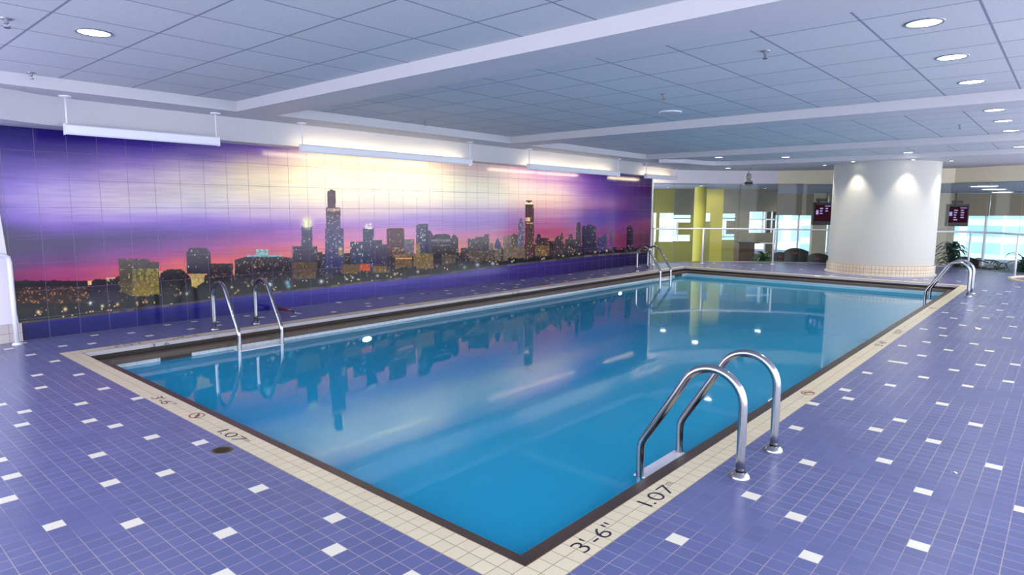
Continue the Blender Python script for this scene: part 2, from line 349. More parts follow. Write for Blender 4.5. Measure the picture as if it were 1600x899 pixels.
marking('3\'-6"', .118, (.225, -.122, Zm), (0, 0, 0), '3\'-6" depth marking on the coping nearest the camera', .27)
marking('1.07', .118, (.76, -.122, Zm), (0, 0, 0), '1.07 m depth marking on the coping beside the nearest ladder', .255, 'm')
marking('3\'-6"', .105, (-.125, 3.42, Zm), (0, 0, -PI/2), '3\'-6" depth marking on the short left coping', .29)
marking('1.07', .105, (-.125, 2.36, Zm), (0, 0, -PI/2), '1.07 m depth marking on the short left coping near the drain', .255, 'm')
no_diving((-.072, 2.77, Zm), -PI/2, 'no diving symbol on the short left coping between two depth markings')
no_diving((3.2, -.08, Zm), 0, 'no diving symbol on the right coping beyond the nearest ladder')
marking('3\'-6"', .11, (5.45, -.122, Zm), (0, 0, 0), '3\'-6" depth marking halfway along the right coping', .3)
marking('1.07', .11, (6.3, -.122, Zm), (0, 0, 0), '1.07 m depth marking halfway along the right coping', .27, 'm')
no_diving((8.8, -.08, Zm), 0, 'faint distant no diving symbol on the right coping before the far ladder')
marking('3\'-6"', .11, (1.1, PW+.125, Zm), (0, 0, PI), '3\'-6" depth marking lying on the mural side coping', .27)
marking('1.07', .11, (.52, PW+.125, Zm), (0, 0, PI), '1.07 m depth marking at the left end of the mural side coping', .25, 'm')
marking('3   6', .044, (.59, PW-.0045, -.038), (PI/2, 0, 0), '3 6 depth marking on the upright coping edge of the mural side', .17)
marking('3   6', .044, (6.1, PW-.0045, -.038), (PI/2, 0, 0), 'small distant 3 6 marking on the upright coping edge of the mural side', .2)
# drain, litter, maroon bar
dr = empty('floor_drain', (-.237, 2.043, 0), 0, 'round brass floor drain in the deck by the left coping', 'drain')
a = MB(); a.lathe([(.0, .001), (.046, .001), (.05, .003), (.055, .003), (.057, 0)], n=36); a.build('rim', m_brass, dr, True)
a = MB()
for k in range(-3, 4):
    hw = math.sqrt(.04**2-(k*.012)**2); a.box(-hw, k*.012-.002, .001, hw, k*.012+.002, .0032)
a.build('grate', m_gutter_dark, dr)
P = at_z(1528, 514, 0); a = MB(); a.add([(-.05, -.02, .001), (.0, -.035, .004), (.06, .0, .002), (.03, .03, .012), (-.03, .02, .003)], [(0, 1, 2, 3, 4)]); o = a.build('paper_scrap', m_white_tile); o.location = P
m_ = o.modifiers.new('thick', 'SOLIDIFY'); m_.thickness = .002; tag(o, 'small white paper scrap on the blue deck towards the far right', 'paper')
P = at_z(1493, 739.5, 0); a = MB(); a.add([(-.014, -.006, .001), (.004, -.011, .003), (.016, .004, .002), (.0, .010, .006)], [(0, 1, 2, 3)]); a.add([(-.012, .012, .001), (.0, .014, .002), (.004, .02, .004)], [(0, 1, 2)]); o = a.build('paper_scrap', m_white_tile); o.location = P
m_ = o.modifiers.new('thick', 'SOLIDIFY'); m_.thickness = .001; tag(o, 'tiny white scrap on the blue deck in the right foreground', 'paper')
br_ = empty('maroon_door_stop_bar', (2.49, 6.2, 0), 0, 'maroon bar lying on the deck at the foot of the mural', 'bar')
a = MB(); a.tube([(.0, .22, .025), (.0, .0, .035), (.02, -.12, .03)], [.018, .016, .012], 12); a.build('bar', m_maroon, br_, True)
a = MB(); a.box(-.03, .2, .0, .03, .245, .05); bevel(a.build('rubber_foot', m_black, br_), .006)
a = MB(); a.tube([(.02, -.12, .03), (.03, -.19, .02), (.035, -.22, .012)], [.008, .01, .012], 10); a.build('hook_tip', m_steel, br_, True)

# ------------------------------------------------------------------ walls
w = MB(); w.box(XMIN, WY+.012, -.02, 12.72, WY+.2, ZT+.1); struct(w.build('wall_left', m_paint))
bk = [(-3.8, 5.75), (-.8, 5.80), (-.35, 5.95), (.0, 6.12), (.3, 6.19), (.7, 6.205), (12.986, 6.205), (12.986, WY+.15), (-3.8, WY+.15)]
w = MB(); w.prism(bk, ZM, ZT+.06); struct(autosmooth(w.build('wall_bulkhead', m_paint), 30))
# left end return with its tile base and white guard rail
w = MB(); lo_ = [(-.262, WY+.02), (-.25, 6.50), (-.95, 6.42), (-.95, WY+.02)]; hi_ = [(-.40, WY+.02), (-.385, 6.50), (-.95, 6.42), (-.95, WY+.02)]
w.add([(x, y, 0) for x, y in lo_]+[(x, y, ZM) for x, y in hi_], [(0, 1, 5, 4), (1, 2, 6, 5), (2, 3, 7, 6), (3, 0, 4, 7), (3, 2, 1, 0), (4, 5, 6, 7)]); struct(w.build('wall_return', m_header))
w = MB(); w.prism([(-.252, WY+.018), (-.24, 6.494), (-.95, 6.412), (-.95, WY+.01)], 0, .19)
struct(w.build('baseboard_left', tile_mat('cream_base_tile', (205, 196, 190), (200, 190, 186), (120, 105, 110), .095, axes='xz', off=(-.255, 0, 0), mortar=.002)))
gr = empty('guard_rail_post', (-.33, 6.34, 0), 0, 'white tubular guard rail post standing at the left end of the mural', 'rail post')
a = MB(); a.tube([(.01, 0, 0), (.01, 0, .4), (.01, 0, .82), (-.0, -.005, .87), (-.04, -.02, .895), (-.12, -.05, .90), (-.5, -.15, .90)], .021, 16); a.build('rail', m_white, gr, True)
a = MB(); a.lathe([(.022, .02), (.038, .015), (.042, 0)], (.01, 0, 0), 24); a.build('base_flange', m_white, gr, True)

# ------------------------------------------------------------------ skyline mural (a printed picture on wall tiles)
def mural():
    # columns get closer together towards the near end, where the picture is seen from close by
    xs = [-.42]
    while xs[-1] < 12.715: xs.append(xs[-1] + .0045 + .00075*max(0, xs[-1]+.3))
    xs = np.array(xs); xs[-1] = 12.715
    zs = np.linspace(0, ZM, 340)
    X, Z = np.meshgrid(xs, zs); D = np.stack([X-CAM[0], np.full_like(X, WY-CAM[1]), Z-CAM[2]], -1)
    zc = D@fw; U = 800+FPX*(D@rt)/zc; V = 449.5-FPX*(D@up)/zc      # print coordinates
    # sky: colour columns (print u), rows of height z
    rows = [2.15, 1.9, 1.75, 1.6, 1.45, 1.32, 1.2, 1.1, 1.0, .9, .8, .7, .55]
    cols = {
     0:   [(45,30,110),(66,44,135),(96,70,160),(128,104,190),(150,130,205),(132,108,196),(104,76,168),(72,45,125),(66,38,115),(76,38,112),(104,46,120),(146,52,118),(150,55,115)],
     100: [(48,33,118),(78,52,138),(130,100,180),(158,140,208),(172,154,216),(166,142,212),(150,118,205),(118,78,180),(80,45,128),(82,44,120),(118,48,124),(166,62,125),(180,75,125)],
     200: [(58,43,138),(124,92,175),(165,142,195),(182,162,205),(196,180,212),(188,172,224),(160,130,214),(120,86,178),(92,56,146),(120,60,148),(166,66,140),(190,78,130),(215,120,115)],
     300: [(84,62,150),(166,146,188),(196,178,205),(206,192,206),(206,196,218),(198,182,228),(160,126,210),(136,100,198),(128,78,170),(158,80,158),(196,88,142),(226,112,125),(235,150,115)],
     400: [(122,92,170),(222,198,190),(235,215,200),(238,222,205),(232,216,222),(218,194,226),(182,146,212),(150,106,200),(162,94,178),(196,98,158),(218,108,132),(228,120,120),(235,140,115)],
     520: [(224,196,198),(248,232,212),(251,243,222),(251,244,226),(242,226,222),(226,196,220),(196,158,212),(180,136,206),(196,132,196),(222,136,172),(238,146,154),(240,160,150),(240,160,150)],
     640: [(225,205,205),(250,243,224),(252,246,232),(250,244,234),(240,224,226),(212,190,222),(176,148,216),(176,140,212),(204,150,205),(226,148,186),(232,150,166),(238,160,155),(238,160,150)],
     760: [(206,176,190),(238,222,220),(246,238,228),(244,234,230),(230,212,224),(204,180,218),(172,144,210),(162,130,204),(184,126,186),(202,122,164),(214,132,150),(225,150,140),(225,150,140)],
     860: [(150,108,178),(210,172,208),(236,208,226),(244,214,218),(236,198,208),(222,166,198),(206,150,192),(194,120,170),(192,106,152),(190,90,132),(200,100,124),(205,110,120),(205,110,120)],
     940: [(74,40,132),(106,66,158),(128,84,172),(158,110,180),(168,112,176),(132,88,164),(110,76,165),(98,74,164),(120,74,156),(132,72,146),(150,64,120),(150,66,110),(150,66,110)],
     1018:[(42,18,76),(52,24,86),(60,28,94),(62,32,98),(66,36,104),(66,38,108),(80,42,110),(104,50,108),(124,52,102),(112,46,92),(100,40,80),(90,36,72),(80,32,66)]}
    cu = np.array(sorted(cols)); T = np.array([cols[k] for k in sorted(cols)], float)       # (cols, rows, 3)
    rz = np.array(rows)[::-1]; T = T[:, ::-1]
    # wind-drawn streaks: shift the height looked up by low, stretched noise
    def smooth_noise(nu, nz):
        g = rng.random((nz+2, nu+2)); a = (U.clip(0, 1020)/1020)*nu; b = (Z/ZM)*nz; i = a.astype(int); j = b.astype(int); fa = a-i; fb = b-j
        fa = fa*fa*(3-2*fa); fb = fb*fb*(3-2*fb)
        return g[j, i]*(1-fa)*(1-fb)+g[j, i+1]*fa*(1-fb)+g[j+1, i]*(1-fa)*fb+g[j+1, i+1]*fa*fb-.5
    warp = smooth_noise(7, 26)*.09*(.4+U.clip(0, 1000)/1000)+smooth_noise(16, 60)*.035
    zq = (Z+warp).clip(rz[0], rz[-1]); uq = U.clip(cu[0], cu[-1])
    ci = np.clip(np.searchsorted(cu, uq)-1, 0, len(cu)-2); ri = np.clip(np.searchsorted(rz, zq)-1, 0, len(rz)-2)
    fu = ((uq-cu[ci])/(cu[ci+1]-cu[ci]))[..., None]; fz = ((zq-rz[ri])/(rz[ri+1]-rz[ri]))[..., None]
    fu = fu*fu*(3-2*fu)
    C = T[ci, ri]*(1-fu)*(1-fz)+T[ci+1, ri]*fu*(1-fz)+T[ci, ri+1]*(1-fu)*fz+T[ci+1, ri+1]*fu*fz
    C = C*(1+smooth_noise(30, 120)[..., None]*.07)
    def poly(pts):
        pts = np.array(pts, float); x0, y0 = pts.min(0); x1, y1 = pts.max(0)
        ins = np.zeros_like(U, bool); box = (U >= x0) & (U <= x1) & (V >= y0) & (V <= y1); u = U[box]; v = V[box]; c = np.zeros(u.shape, bool)
        n = len(pts)
        for i in range(n):
            (xa, ya), (xb, yb) = pts[i], pts[(i+1) % n]
            if ya == yb: continue
            cond = ((ya > v) != (yb > v)) & (u < (xb-xa)*(v-ya)/(yb-ya)+xa); c ^= cond
        ins[box] = c; return ins
    bank = np.interp(U, [0, 40, 130, 200, 300, 367, 486, 569, 650, 700, 775, 850, 925, 1015], [509, 505, 496, 487, 475, 464, 453, 443, 434, 428, 418, 410, 401, 395])
    def noise2(su, sv, seed):
        r = np.random.default_rng(seed).random((512, 512)); return r[(np.floor(V/sv).astype(int)) % 512, (np.floor(U/su).astype(int)) % 512]
    def bld(pts, col, win=(235, 205, 140), dens=.12, su=1.8, sv=2.2, seed=1, grad=None, amb=.10):
        m = poly(pts)
        base = np.array(col, float)*np.ones_like(C)
        var = (noise2(4, 5, seed+5)[..., None]-.5)*2*amb
        base = base*(1+var)
        if grad is not None:
            y0 = min(p[1] for p in pts); y1 = max(p[1] for p in pts); k = (((V-y0)/(y1-y0)).clip(0, 1)**1.3)[..., None]; base = base*(1-k)+np.array(grad, float)*k
        n = noise2(su*.78, sv*.8, seed); lit = (n < dens*.5); inten = noise2(su*.78, sv*.8, seed+99)[..., None]**1.5*.8+.12
        base = np.where(lit[..., None], base*(1-inten)+np.array(win, float)*inten, base)
        C[m] = base[m]
    def box(x0, x1, yt, yb, col, **k): bld([(x0, yt), (x1, yt), (x1, yb), (x0, yb)], col, **k)
    def glow(u, v, r, col, a=1.0):
        k = a*np.exp(-(((U-u)**2+(V-v)**2)/(r*r)))[..., None]; C[:] = C*(1-k)+np.array(col, float)*k
    # pale afterglow gaps low on the horizon
    box(133, 146, 439, 452, (232, 190, 140), dens=0); box(166, 192, 434, 462, (214, 186, 150), dens=0); box(246, 256, 424, 440, (225, 170, 140), dens=0); box(354, 370, 420, 450, (228, 165, 135), dens=0)
    # low filler band of the city
    xs_ = [0, 20, 140, 250, 300, 365, 460, 500, 540, 600, 700, 760, 840, 900, 960, 1018]; ys_ = [445, 441, 440, 430, 430, 425, 402, 395, 398, 396, 392, 388, 380, 384, 388, 384]
    top = np.interp(U, xs_, ys_)+noise2(9, 1e6, 3)*10-4
    m = (V > top) & (V < bank)
    base = np.array((52, 40, 50.))*(1+(noise2(7, 6, 8)[..., None]-.5)*.5); n = noise2(1.7, 2.0, 21); lit = n < .06
    wc = np.where((noise2(1.7, 2.0, 33) < .7)[..., None], np.array((236, 176, 110.)), np.array((240, 226, 190.)))
    base = np.where(lit[..., None], base*.45+wc*.55, base); C[m] = base[m]
    # --- buildings, left to right
    box(22, 137, 439, 448, (44, 32, 44), dens=.0); box(22, 137, 448, 476, (70, 52, 50), win=(225, 160, 100), dens=.42, su=3, sv=2.4, seed=4); box(22, 137, 474, 500, (44, 32, 38), dens=.05, seed=6)
    bld([(143, 440), (150, 436), (165, 437), (171, 441), (171, 470), (143, 470)], (44, 32, 48), dens=.03)
    box(139, 186, 448, 482, (52, 40, 64), dens=.05, seed=9)
    bld([(185, 404), (233, 405), (234, 409), (248, 409.5), (250, 463), (206, 463), (188, 455)], (84, 76, 74), win=(238, 214, 140), dens=.10, su=2.2, sv=2.2, seed=12, grad=(112, 98, 58))
    bld([(207, 420), (247, 420), (249, 462), (207, 463)], (128, 118, 74), win=(220, 200, 120), dens=.35, su=2.0, sv=2.4, seed=14, grad=(150, 128, 60), amb=.2)
    bld([(250, 428), (256, 424), (263, 421), (284, 421), (292, 428), (298, 434), (302, 456), (250, 460)], (46, 34, 44), dens=.08, seed=17)
    bld([(297, 427), (319, 427), (319, 446), (300, 450)], (196, 170, 110), win=(250, 230, 160), dens=.3, seed=18)
    bld([(291, 395), (296, 387.5), (322, 387.5), (329, 395), (330, 428), (292, 428)], (62, 52, 72), win=(240, 230, 215), dens=.10, su=2.2, sv=2.6, seed=20)
    box(326, 364, 412, 436, (48, 34, 50), win=(235, 150, 110), dens=.25, seed=23)
    bld([(300, 452), (320, 440), (345, 432), (364, 440), (366, 470), (300, 478)], (30, 26, 34), dens=.02, seed=24)
    bld([(367, 406), (385, 401), (400, 399), (420, 399), (438, 401), (456, 403), (457, 455), (367, 455)], (54, 44, 58), win=(236, 190, 140), dens=.20, su=1.7, sv=2.2, seed=27)
    box(400, 419, 389.5, 399, (150, 180, 184), win=(220, 240, 240), dens=.4, seed=28); box(385, 441, 398.5, 401.5, (140, 180, 190), dens=0)
    box(457, 496, 385, 440, (66, 56, 84), win=(220, 190, 160), dens=.10, seed=30); box(471, 488, 354, 386, (66, 62, 98), dens=.08, seed=31, win=(225, 225, 235))
    bld([(458, 410), (496, 410), (492, 436), (458, 436)], (104, 84, 66), win=(190, 150, 90), dens=.3, seed=32)
    for yy in (346, 349, 352): glow(480, yy, 6.5, (255, 248, 215), .75)
    box(474, 486, 343, 355, (245, 238, 210), dens=0)
    box(501, 540, 401, 434, (66, 58, 84), dens=.14, seed=40); box(508, 537, 357, 420, (70, 66, 108), win=(210, 205, 225), dens=.20, su=3, sv=2, seed=41)
    box(509.5, 532, 324.5, 358, (88, 66, 98), win=(236, 205, 150), dens=.16, su=2.4, sv=1.8, seed=42, grad=(76, 74, 120)); box(511.5, 524.5, 298, 325, (86, 52, 76), dens=.02, seed=43); box(515, 521, 296.5, 299, (80, 46, 66), dens=0)
    box(511, 531, 326, 330, (190, 150, 110), win=(245, 220, 160), dens=.5, seed=44)
    glow(532, 389, 3.2, (255, 236, 160), .95); glow(532, 396, 4.0, (240, 196, 110), .7); glow(531, 378, 1.8, (250, 244, 220), .8)
    box(547, 567, 378, 420, (62, 60, 92), win=(225, 232, 240), dens=.34, su=2.6, sv=3, seed=46)
    box(567, 584, 357, 425, (60, 58, 92), dens=.10, seed=47, win=(225, 225, 230)); box(570, 582, 354, 358, (225, 222, 225), dens=0); glow(573, 352, 2, (255, 255, 250), .8); glow(578.5, 351, 2, (255, 255, 250), .8)
    box(584, 597, 375.5, 420, (66, 56, 86), dens=.06, seed=48); box(596, 606, 382, 420, (72, 60, 88), dens=.08, seed=49)
    bld([(604, 358), (610, 356.5), (628, 356.5), (631.5, 358), (632, 400), (605, 400)], (84, 48, 62), win=(225, 190, 120), dens=.06, seed=50); box(612, 631, 386, 402, (90, 62, 66), win=(250, 205, 110), dens=.5, su=3, sv=2, seed=51)
    box(632, 647, 374, 400, (112, 102, 112), dens=.12, seed=52)
    bld([(650, 353), (655, 350), (668, 350), (668, 405), (651, 405)], (64, 62, 98), win=(225, 228, 230), dens=.35, su=2, sv=2.6, seed=53); box(665, 669, 350, 405, (46, 40, 70), dens=0)
    bld([(668, 360), (673, 361), (677, 368), (677, 410), (668, 410)], (56, 48, 80), dens=.06, seed=54)
    bld([(675, 372), (679, 367), (684, 366), (700, 366), (704, 369), (704, 412), (675, 412)], (38, 30, 46), dens=.05, seed=55)
    box(675, 704, 374, 378, (116, 110, 120), dens=0); box(676, 704, 382, 385, (78, 76, 92), dens=.2, seed=56)
    bld([(704, 373), (709, 366), (713, 369), (716, 372), (716, 408), (704, 408)], (40, 32, 48), dens=.10, seed=57)
    box(731, 743, 373, 405, (70, 62, 72), dens=.22, seed=58); box(743, 756, 370.5, 405, (56, 48, 62), dens=.16, seed=59); bld([(755, 372), (758, 366), (764, 366), (765, 400), (755, 400)], (54, 46, 60), dens=.08, seed=60)
    box(765, 771, 380, 400, (110, 96, 92), dens=.2, seed=61)
    bld([(772, 384), (775, 376), (777.5, 371), (781, 377), (784, 385), (783, 408), (773, 408)], (112, 96, 82), win=(245, 215, 150), dens=.35, seed=62); bld([(772.5, 383), (777.5, 371), (783.5, 384), (778, 390)], (66, 62, 112), dens=.08, seed=63)
    box(786, 800, 368, 408, (134, 116, 112), win=(180, 160, 145), dens=.3, seed=64, su=1.6); bld([(799, 368), (803, 365.5), (811, 368), (812, 408), (799, 408)], (104, 92, 90), win=(230, 205, 160), dens=.25, seed=65)
    bld([(809, 372), (810, 350), (812, 343), (814, 340.5), (816.5, 344), (818.5, 352), (819, 400), (809, 400)], (112, 104, 128), win=(220, 215, 225), dens=.35, su=1.6, seed=66)
    bld([(820.5, 319), (834, 319), (834.8, 403), (820, 403)], (92, 60, 66), win=(225, 190, 130), dens=.20, su=1.6, sv=2.2, seed=67); box(822, 831, 313.5, 315.5, (84, 52, 56), dens=0); box(824.5, 828.5, 315, 320, (90, 58, 60), dens=0)
    box(821, 834, 317, 319.5, (255, 226, 180), dens=0); box(821, 828, 340, 346, (240, 196, 150), dens=0); box(822, 833, 348, 350, (214, 170, 130), dens=0); glow(835, 320, 3, (250, 210, 180), .4)
    box(836, 858, 372, 400, (68, 50, 54), dens=.3, seed=70, win=(226, 180, 120)); bld([(838, 373), (840, 366), (844, 366), (846, 374), (846, 380), (838, 380)], (64, 48, 62), dens=.1, seed=71); box(836, 858, 384, 400, (120, 92, 66), win=(240, 200, 120), dens=.5, seed=72)
    box(858, 867, 377, 400, (56, 42, 52), dens=.2, seed=73); bld([(867, 373), (871, 369), (880, 369), (880, 398), (867, 398)], (70, 54, 66), dens=.2, seed=74); box(876.5, 879, 364.5, 372, (66, 50, 60), dens=0)
    box(883, 902, 374, 398, (56, 42, 54), dens=.22, seed=75); bld([(888, 376), (889, 367), (894, 366), (896, 376)], (56, 40, 58), dens=.1, seed=76)
    bld([(900, 362), (901.5, 349), (904, 346), (907, 349), (908, 396), (900, 396)], (54, 36, 60), dens=.12, seed=77)
    bld([(909, 357), (911, 353), (917, 354), (918, 351), (924, 351), (926, 353), (931, 354), (932, 396), (909, 396)], (52, 44, 74), dens=.14, seed=78, win=(190, 190, 150))
    bld([(933, 374), (936, 368), (942, 371), (944, 365), (948, 366), (948, 392), (933, 392)], (74, 66, 112), dens=.16, seed=79, win=(150, 170, 220)); box(952, 957, 360, 392, (80, 70, 120), dens=.15, seed=80, win=(150, 170, 220))
    bld([(979, 357), (982, 352.5), (987, 353), (989, 360), (989, 388), (979, 388)], (48, 34, 58), dens=.10, seed=81)
    # lit masonry along the shore
    box(560, 574, 412, 428, (118, 92, 70), dens=.3, seed=84, win=(190, 150, 100)); box(534, 562, 413, 428, (120, 94, 62), dens=.3, seed=85, win=(180, 140, 90)); box(563, 578, 413, 424, (214, 96, 62), dens=.2, seed=86, win=(255, 170, 120)); box(582, 604, 416, 426, (128, 100, 62), dens=.2, seed=87)
    box(617, 644, 398, 420, (122, 92, 60), dens=.25, seed=88, win=(210, 165, 100)); box(618, 644, 403, 405, (250, 180, 110), dens=0); box(646, 677, 396, 420, (130, 106, 64), dens=.3, seed=89, win=(220, 180, 110)); box(650, 656, 380, 400, (150, 126, 84), dens=.2, seed=90)
    box(690, 712, 398, 415, (96, 78, 62), dens=.3, seed=91, win=(210, 170, 110)); box(733, 770, 392, 410, (92, 76, 66), dens=.35, seed=92, win=(214, 180, 120)); box(786, 820, 386, 408, (128, 108, 90), dens=.25, seed=93, win=(200, 180, 150))
    # dark trees on the shore, then street lamps
    hgt = np.interp(U, [0, 300, 500, 700, 850, 1018], [14, 22, 20, 15, 9, 7])*(.55+.6*noise2(13, 1e6, 95))*(.9+.2*noise2(3, 1e6, 96))
    m = (V > bank-hgt) & (V < bank-1.5); base = np.array((30, 27, 32.))*(1+(noise2(3, 3, 97)[..., None]-.5)*.5); lit = noise2(2.0, 2.0, 98) < .02
    base = np.where(lit[..., None], np.array((226, 196, 140.)), base); C[m] = base[m]
    m = (V > bank-3) & (V < bank); C[m] = (np.array((86, 78, 82.))*(.7+.6*noise2(11, 1e6, 99)[..., None]))[m]
    for u, v, r, c in [(60,488,3.4,(255,222,190)),(102,483.5,3.6,(255,226,180)),(160,478.5,2.6,(255,230,200)),(183.5,476,2.8,(255,205,160)),(214,473.5,2.4,(255,205,160)),(224,472.5,2,(255,200,150)),(229,472,2,(255,200,150)),(141,474,3,(210,240,240)),(282,458,1.8,(255,225,180)),(292,459,2.2,(235,240,220)),(362,449,2,(255,230,180)),(372,454,2,(255,215,160)),(388,447,1.8,(255,230,180)),(422,445,3.6,(225,250,250)),(449,442,4.2,(150,205,215)),(451,448,4,(130,190,200)),(502,440,3.6,(215,240,235)),(541,436,2,(255,230,200)),(551,434,2,(250,240,215)),(590,431,2,(240,240,220)),(617,428.5,2.4,(255,205,150)),(653,425,2.2,(255,232,190)),(746,414,3.2,(205,225,250)),(770,412,3,(225,230,245)),(726,418,2.6,(120,200,190)),(800,409,1.8,(250,225,180)),(850,404,1.6,(255,220,150)),(880,400,1.6,(255,210,140)),(905,397,1.6,(255,225,150)),(930,394,1.8,(255,225,160)),(948,392,1.8,(255,230,170))]:
        glow(u, v, r, c, .95)
    # water of the print
    m = V >= bank; k = np.interp(U, [0, 150, 300, 450, 600, 760, 860, 940, 1018], range(9)); ws = np.array([(38,36,120),(36,34,128),(46,42,140),(66,56,158),(82,70,168),(84,66,160),(64,44,132),(46,30,100),(36,22,72)], float)
    wc = np.stack([np.interp(k, range(9), ws[:, i]) for i in range(3)], -1)
    dk = ((V-bank)/40).clip(0, 1)[..., None]; wc = wc*(1-.28*dk)*(1+smooth_noise(40, 200)[..., None]*.18); C[m] = wc[m]
    C = C.clip(0, 255)/255
    C = np.where(C <= .04045, C/12.92, ((C+.055)/1.055)**2.4)
    C = 1.03*C**(1.24-.14*((U-380)/200).clip(0, 1)[..., None]); C[..., 2] *= 1-.17*(C.min(-1)/.5).clip(0, 1)
    kl = ((420-U)/420).clip(0, 1)*(C.min(-1)/.25).clip(0, 1); C = C*(1+kl[..., None]*np.array((.30, .28, -.14)))
    kd = ((430-U)/430).clip(0, 1)**.5*np.exp(-((Z-1.03)/.13)**2)*(V < 440); C = C*(1-kd[..., None]*np.array((.42, .5, .42)))
    nz_, nx = X.shape; me = bpy.data.meshes.new('printed_tiles')
    vt = np.stack([X, np.full_like(X, WY), Z], -1).reshape(-1, 3).astype(np.float32)
    idx = np.arange(nz_*nx).reshape(nz_, nx); q = np.stack([idx[:-1, :-1], idx[:-1, 1:], idx[1:, 1:], idx[1:, :-1]], -1).reshape(-1, 4)
    me.vertices.add(len(vt)); me.vertices.foreach_set('co', vt.ravel()); me.loops.add(q.size); me.loops.foreach_set('vertex_index', q.ravel().astype(np.int32))
    me.polygons.add(len(q)); me.polygons.foreach_set('loop_start', np.arange(0, q.size, 4, dtype=np.int32)); me.update(calc_edges=True)
    at_ = me.color_attributes.new('print', 'FLOAT_COLOR', 'POINT'); at_.data.foreach_set('color', np.concatenate([C.reshape(-1, 3), np.ones((len(vt), 1))], 1).astype(np.float32).ravel())
    o = bpy.data.objects.new('printed_tiles', me); COL.objects.link(o); return o
mu_m, nt, b, out = nodes('printed_mural_tile'); N = nt.nodes.new; L = nt.links.new
va = N('ShaderNodeVertexColor'); va.layer_name = 'print'
g = N('ShaderNodeNewGeometry'); sp = N('ShaderNodeSeparateXYZ'); L(g.outputs['Position'], sp.inputs[0]); cb = N('ShaderNodeCombineXYZ'); L(sp.outputs['X'], cb.inputs[0]); L(sp.outputs['Z'], cb.inputs[1])
vm = N('ShaderNodeVectorMath'); vm.operation = 'SUBTRACT'; vm.inputs[1].default_value = (.005-.2805*4, .215-.2855, 0); L(cb.outputs[0], vm.inputs[0])
br = N('ShaderNodeTexBrick'); br.offset = 0; br.inputs['Scale'].default_value = 1; br.inputs['Brick Width'].default_value = .2805; br.inputs['Row Height'].default_value = .2855; br.inputs['Mortar Size'].default_value = .0026; br.inputs['Mortar Smooth'].default_value = .2
br.inputs['Color1'].default_value = (0, 0, 0, 1); br.inputs['Color2'].default_value = (0, 0, 0, 1); br.inputs['Mortar'].default_value = (1, 1, 1, 1); L(vm.outputs[0], br.inputs['Vector'])
mx = N('ShaderNodeMixRGB'); mx.inputs['Color2'].default_value = srgb(112, 92, 132); L(va.outputs['Color'], mx.inputs['Color1'])
mf = N('ShaderNodeMath'); mf.operation = 'MULTIPLY'; mf.inputs[1].default_value = .8; L(br.outputs['Fac'], mf.inputs[0]); L(mf.outputs[0], mx.inputs['Fac'])
L(mx.outputs[0], b.inputs['Base Color']); b.inputs['Roughness'].default_value = .12; b.inputs['Specular IOR Level'].default_value = .34
bp = N('ShaderNodeBump'); bp.invert = True; bp.inputs['Strength'].default_value = .35; bp.inputs['Distance'].default_value = .002; L(br.outputs['Fac'], bp.inputs['Height']); L(bp.outputs[0], b.inputs['Normal'])
mo = mural(); mo.data.materials.append(mu_m); mo.name = 'skyline_mural'
tag(mo, 'glossy tile mural of a city skyline at dusk covering the long wall', 'mural')

# ------------------------------------------------------------------ ceiling
c = MB()
YR = -3.6
c.box(XMIN, 5.71, ZS, 1.731, 6.25, ZT+.05); c.box(1.731, 5.651, ZS, 12.1, 6.25, ZT+.05)      # soffit along the mural
c.box(1.731, YR, ZS, 2.181, 5.651, ZT+.05); c.box(6.327, YR, ZS, 6.801, 5.651, ZT+.05); c.box(10.821, YR, ZS, 11.2, 5.651, ZT+.05)
struct(c.build('ceiling', m_paint))
c = MB(); c.add([(XMIN, YR, ZT), (1.731, YR, ZT), (1.731, 5.71, ZT), (XMIN, 5.71, ZT)], [(0, 3, 2, 1)]); struct(c.build('ceiling_tiles_near', m_ceil1))
c = MB(); c.add([(2.181, YR, ZT), (6.327, YR, ZT), (6.327, 5.651, ZT), (2.181, 5.651, ZT)], [(0, 3, 2, 1)]); struct(c.build('ceiling_tiles_middle', m_ceil2))
c = MB(); c.add([(6.801, YR, ZT), (10.821, YR, ZT), (10.821, 5.651, ZT), (6.801, 5.651, ZT)], [(0, 3, 2, 1)]); struct(c.build('ceiling_tiles_far', m_ceil2))
# far bay: shallow recess with a curved edge, lower soffit beyond
ZF = 2.36
edge = [(10.9, 5.40), (11.1, 5.16), (11.35, 5.03), (11.7, 4.98), (12.1, 4.93), (12.38, 4.78), (12.55, 4.5), (12.61, 4.1), (12.62, 3.2), (12.63, 2.2), (12.65, 1.2), (12.65, .2), (12.62, -.7), (12.5, YR)]
c = MB(); c.add([(11.2, YR, ZS+.012), (13.2, YR, ZS+.012), (13.2, 5.651, ZS+.012), (11.2, 5.651, ZS+.012)], [(0, 3, 2, 1)]); struct(c.build('ceiling_recess', m_ceil2))
c = MB(); far = edge + [(18.5, YR), (18.5, 8.2), (11.6, 8.2), (11.6, 5.55)]
c.prism(far, ZF, ZS+.02); struct(c.build('ceiling_soffit', m_paint))
c = MB(); c.box(XMIN, YR, ZT+.055, 18.5, WY+.3, ZT+.2); struct(c.build('ceiling_slab', m_paint))

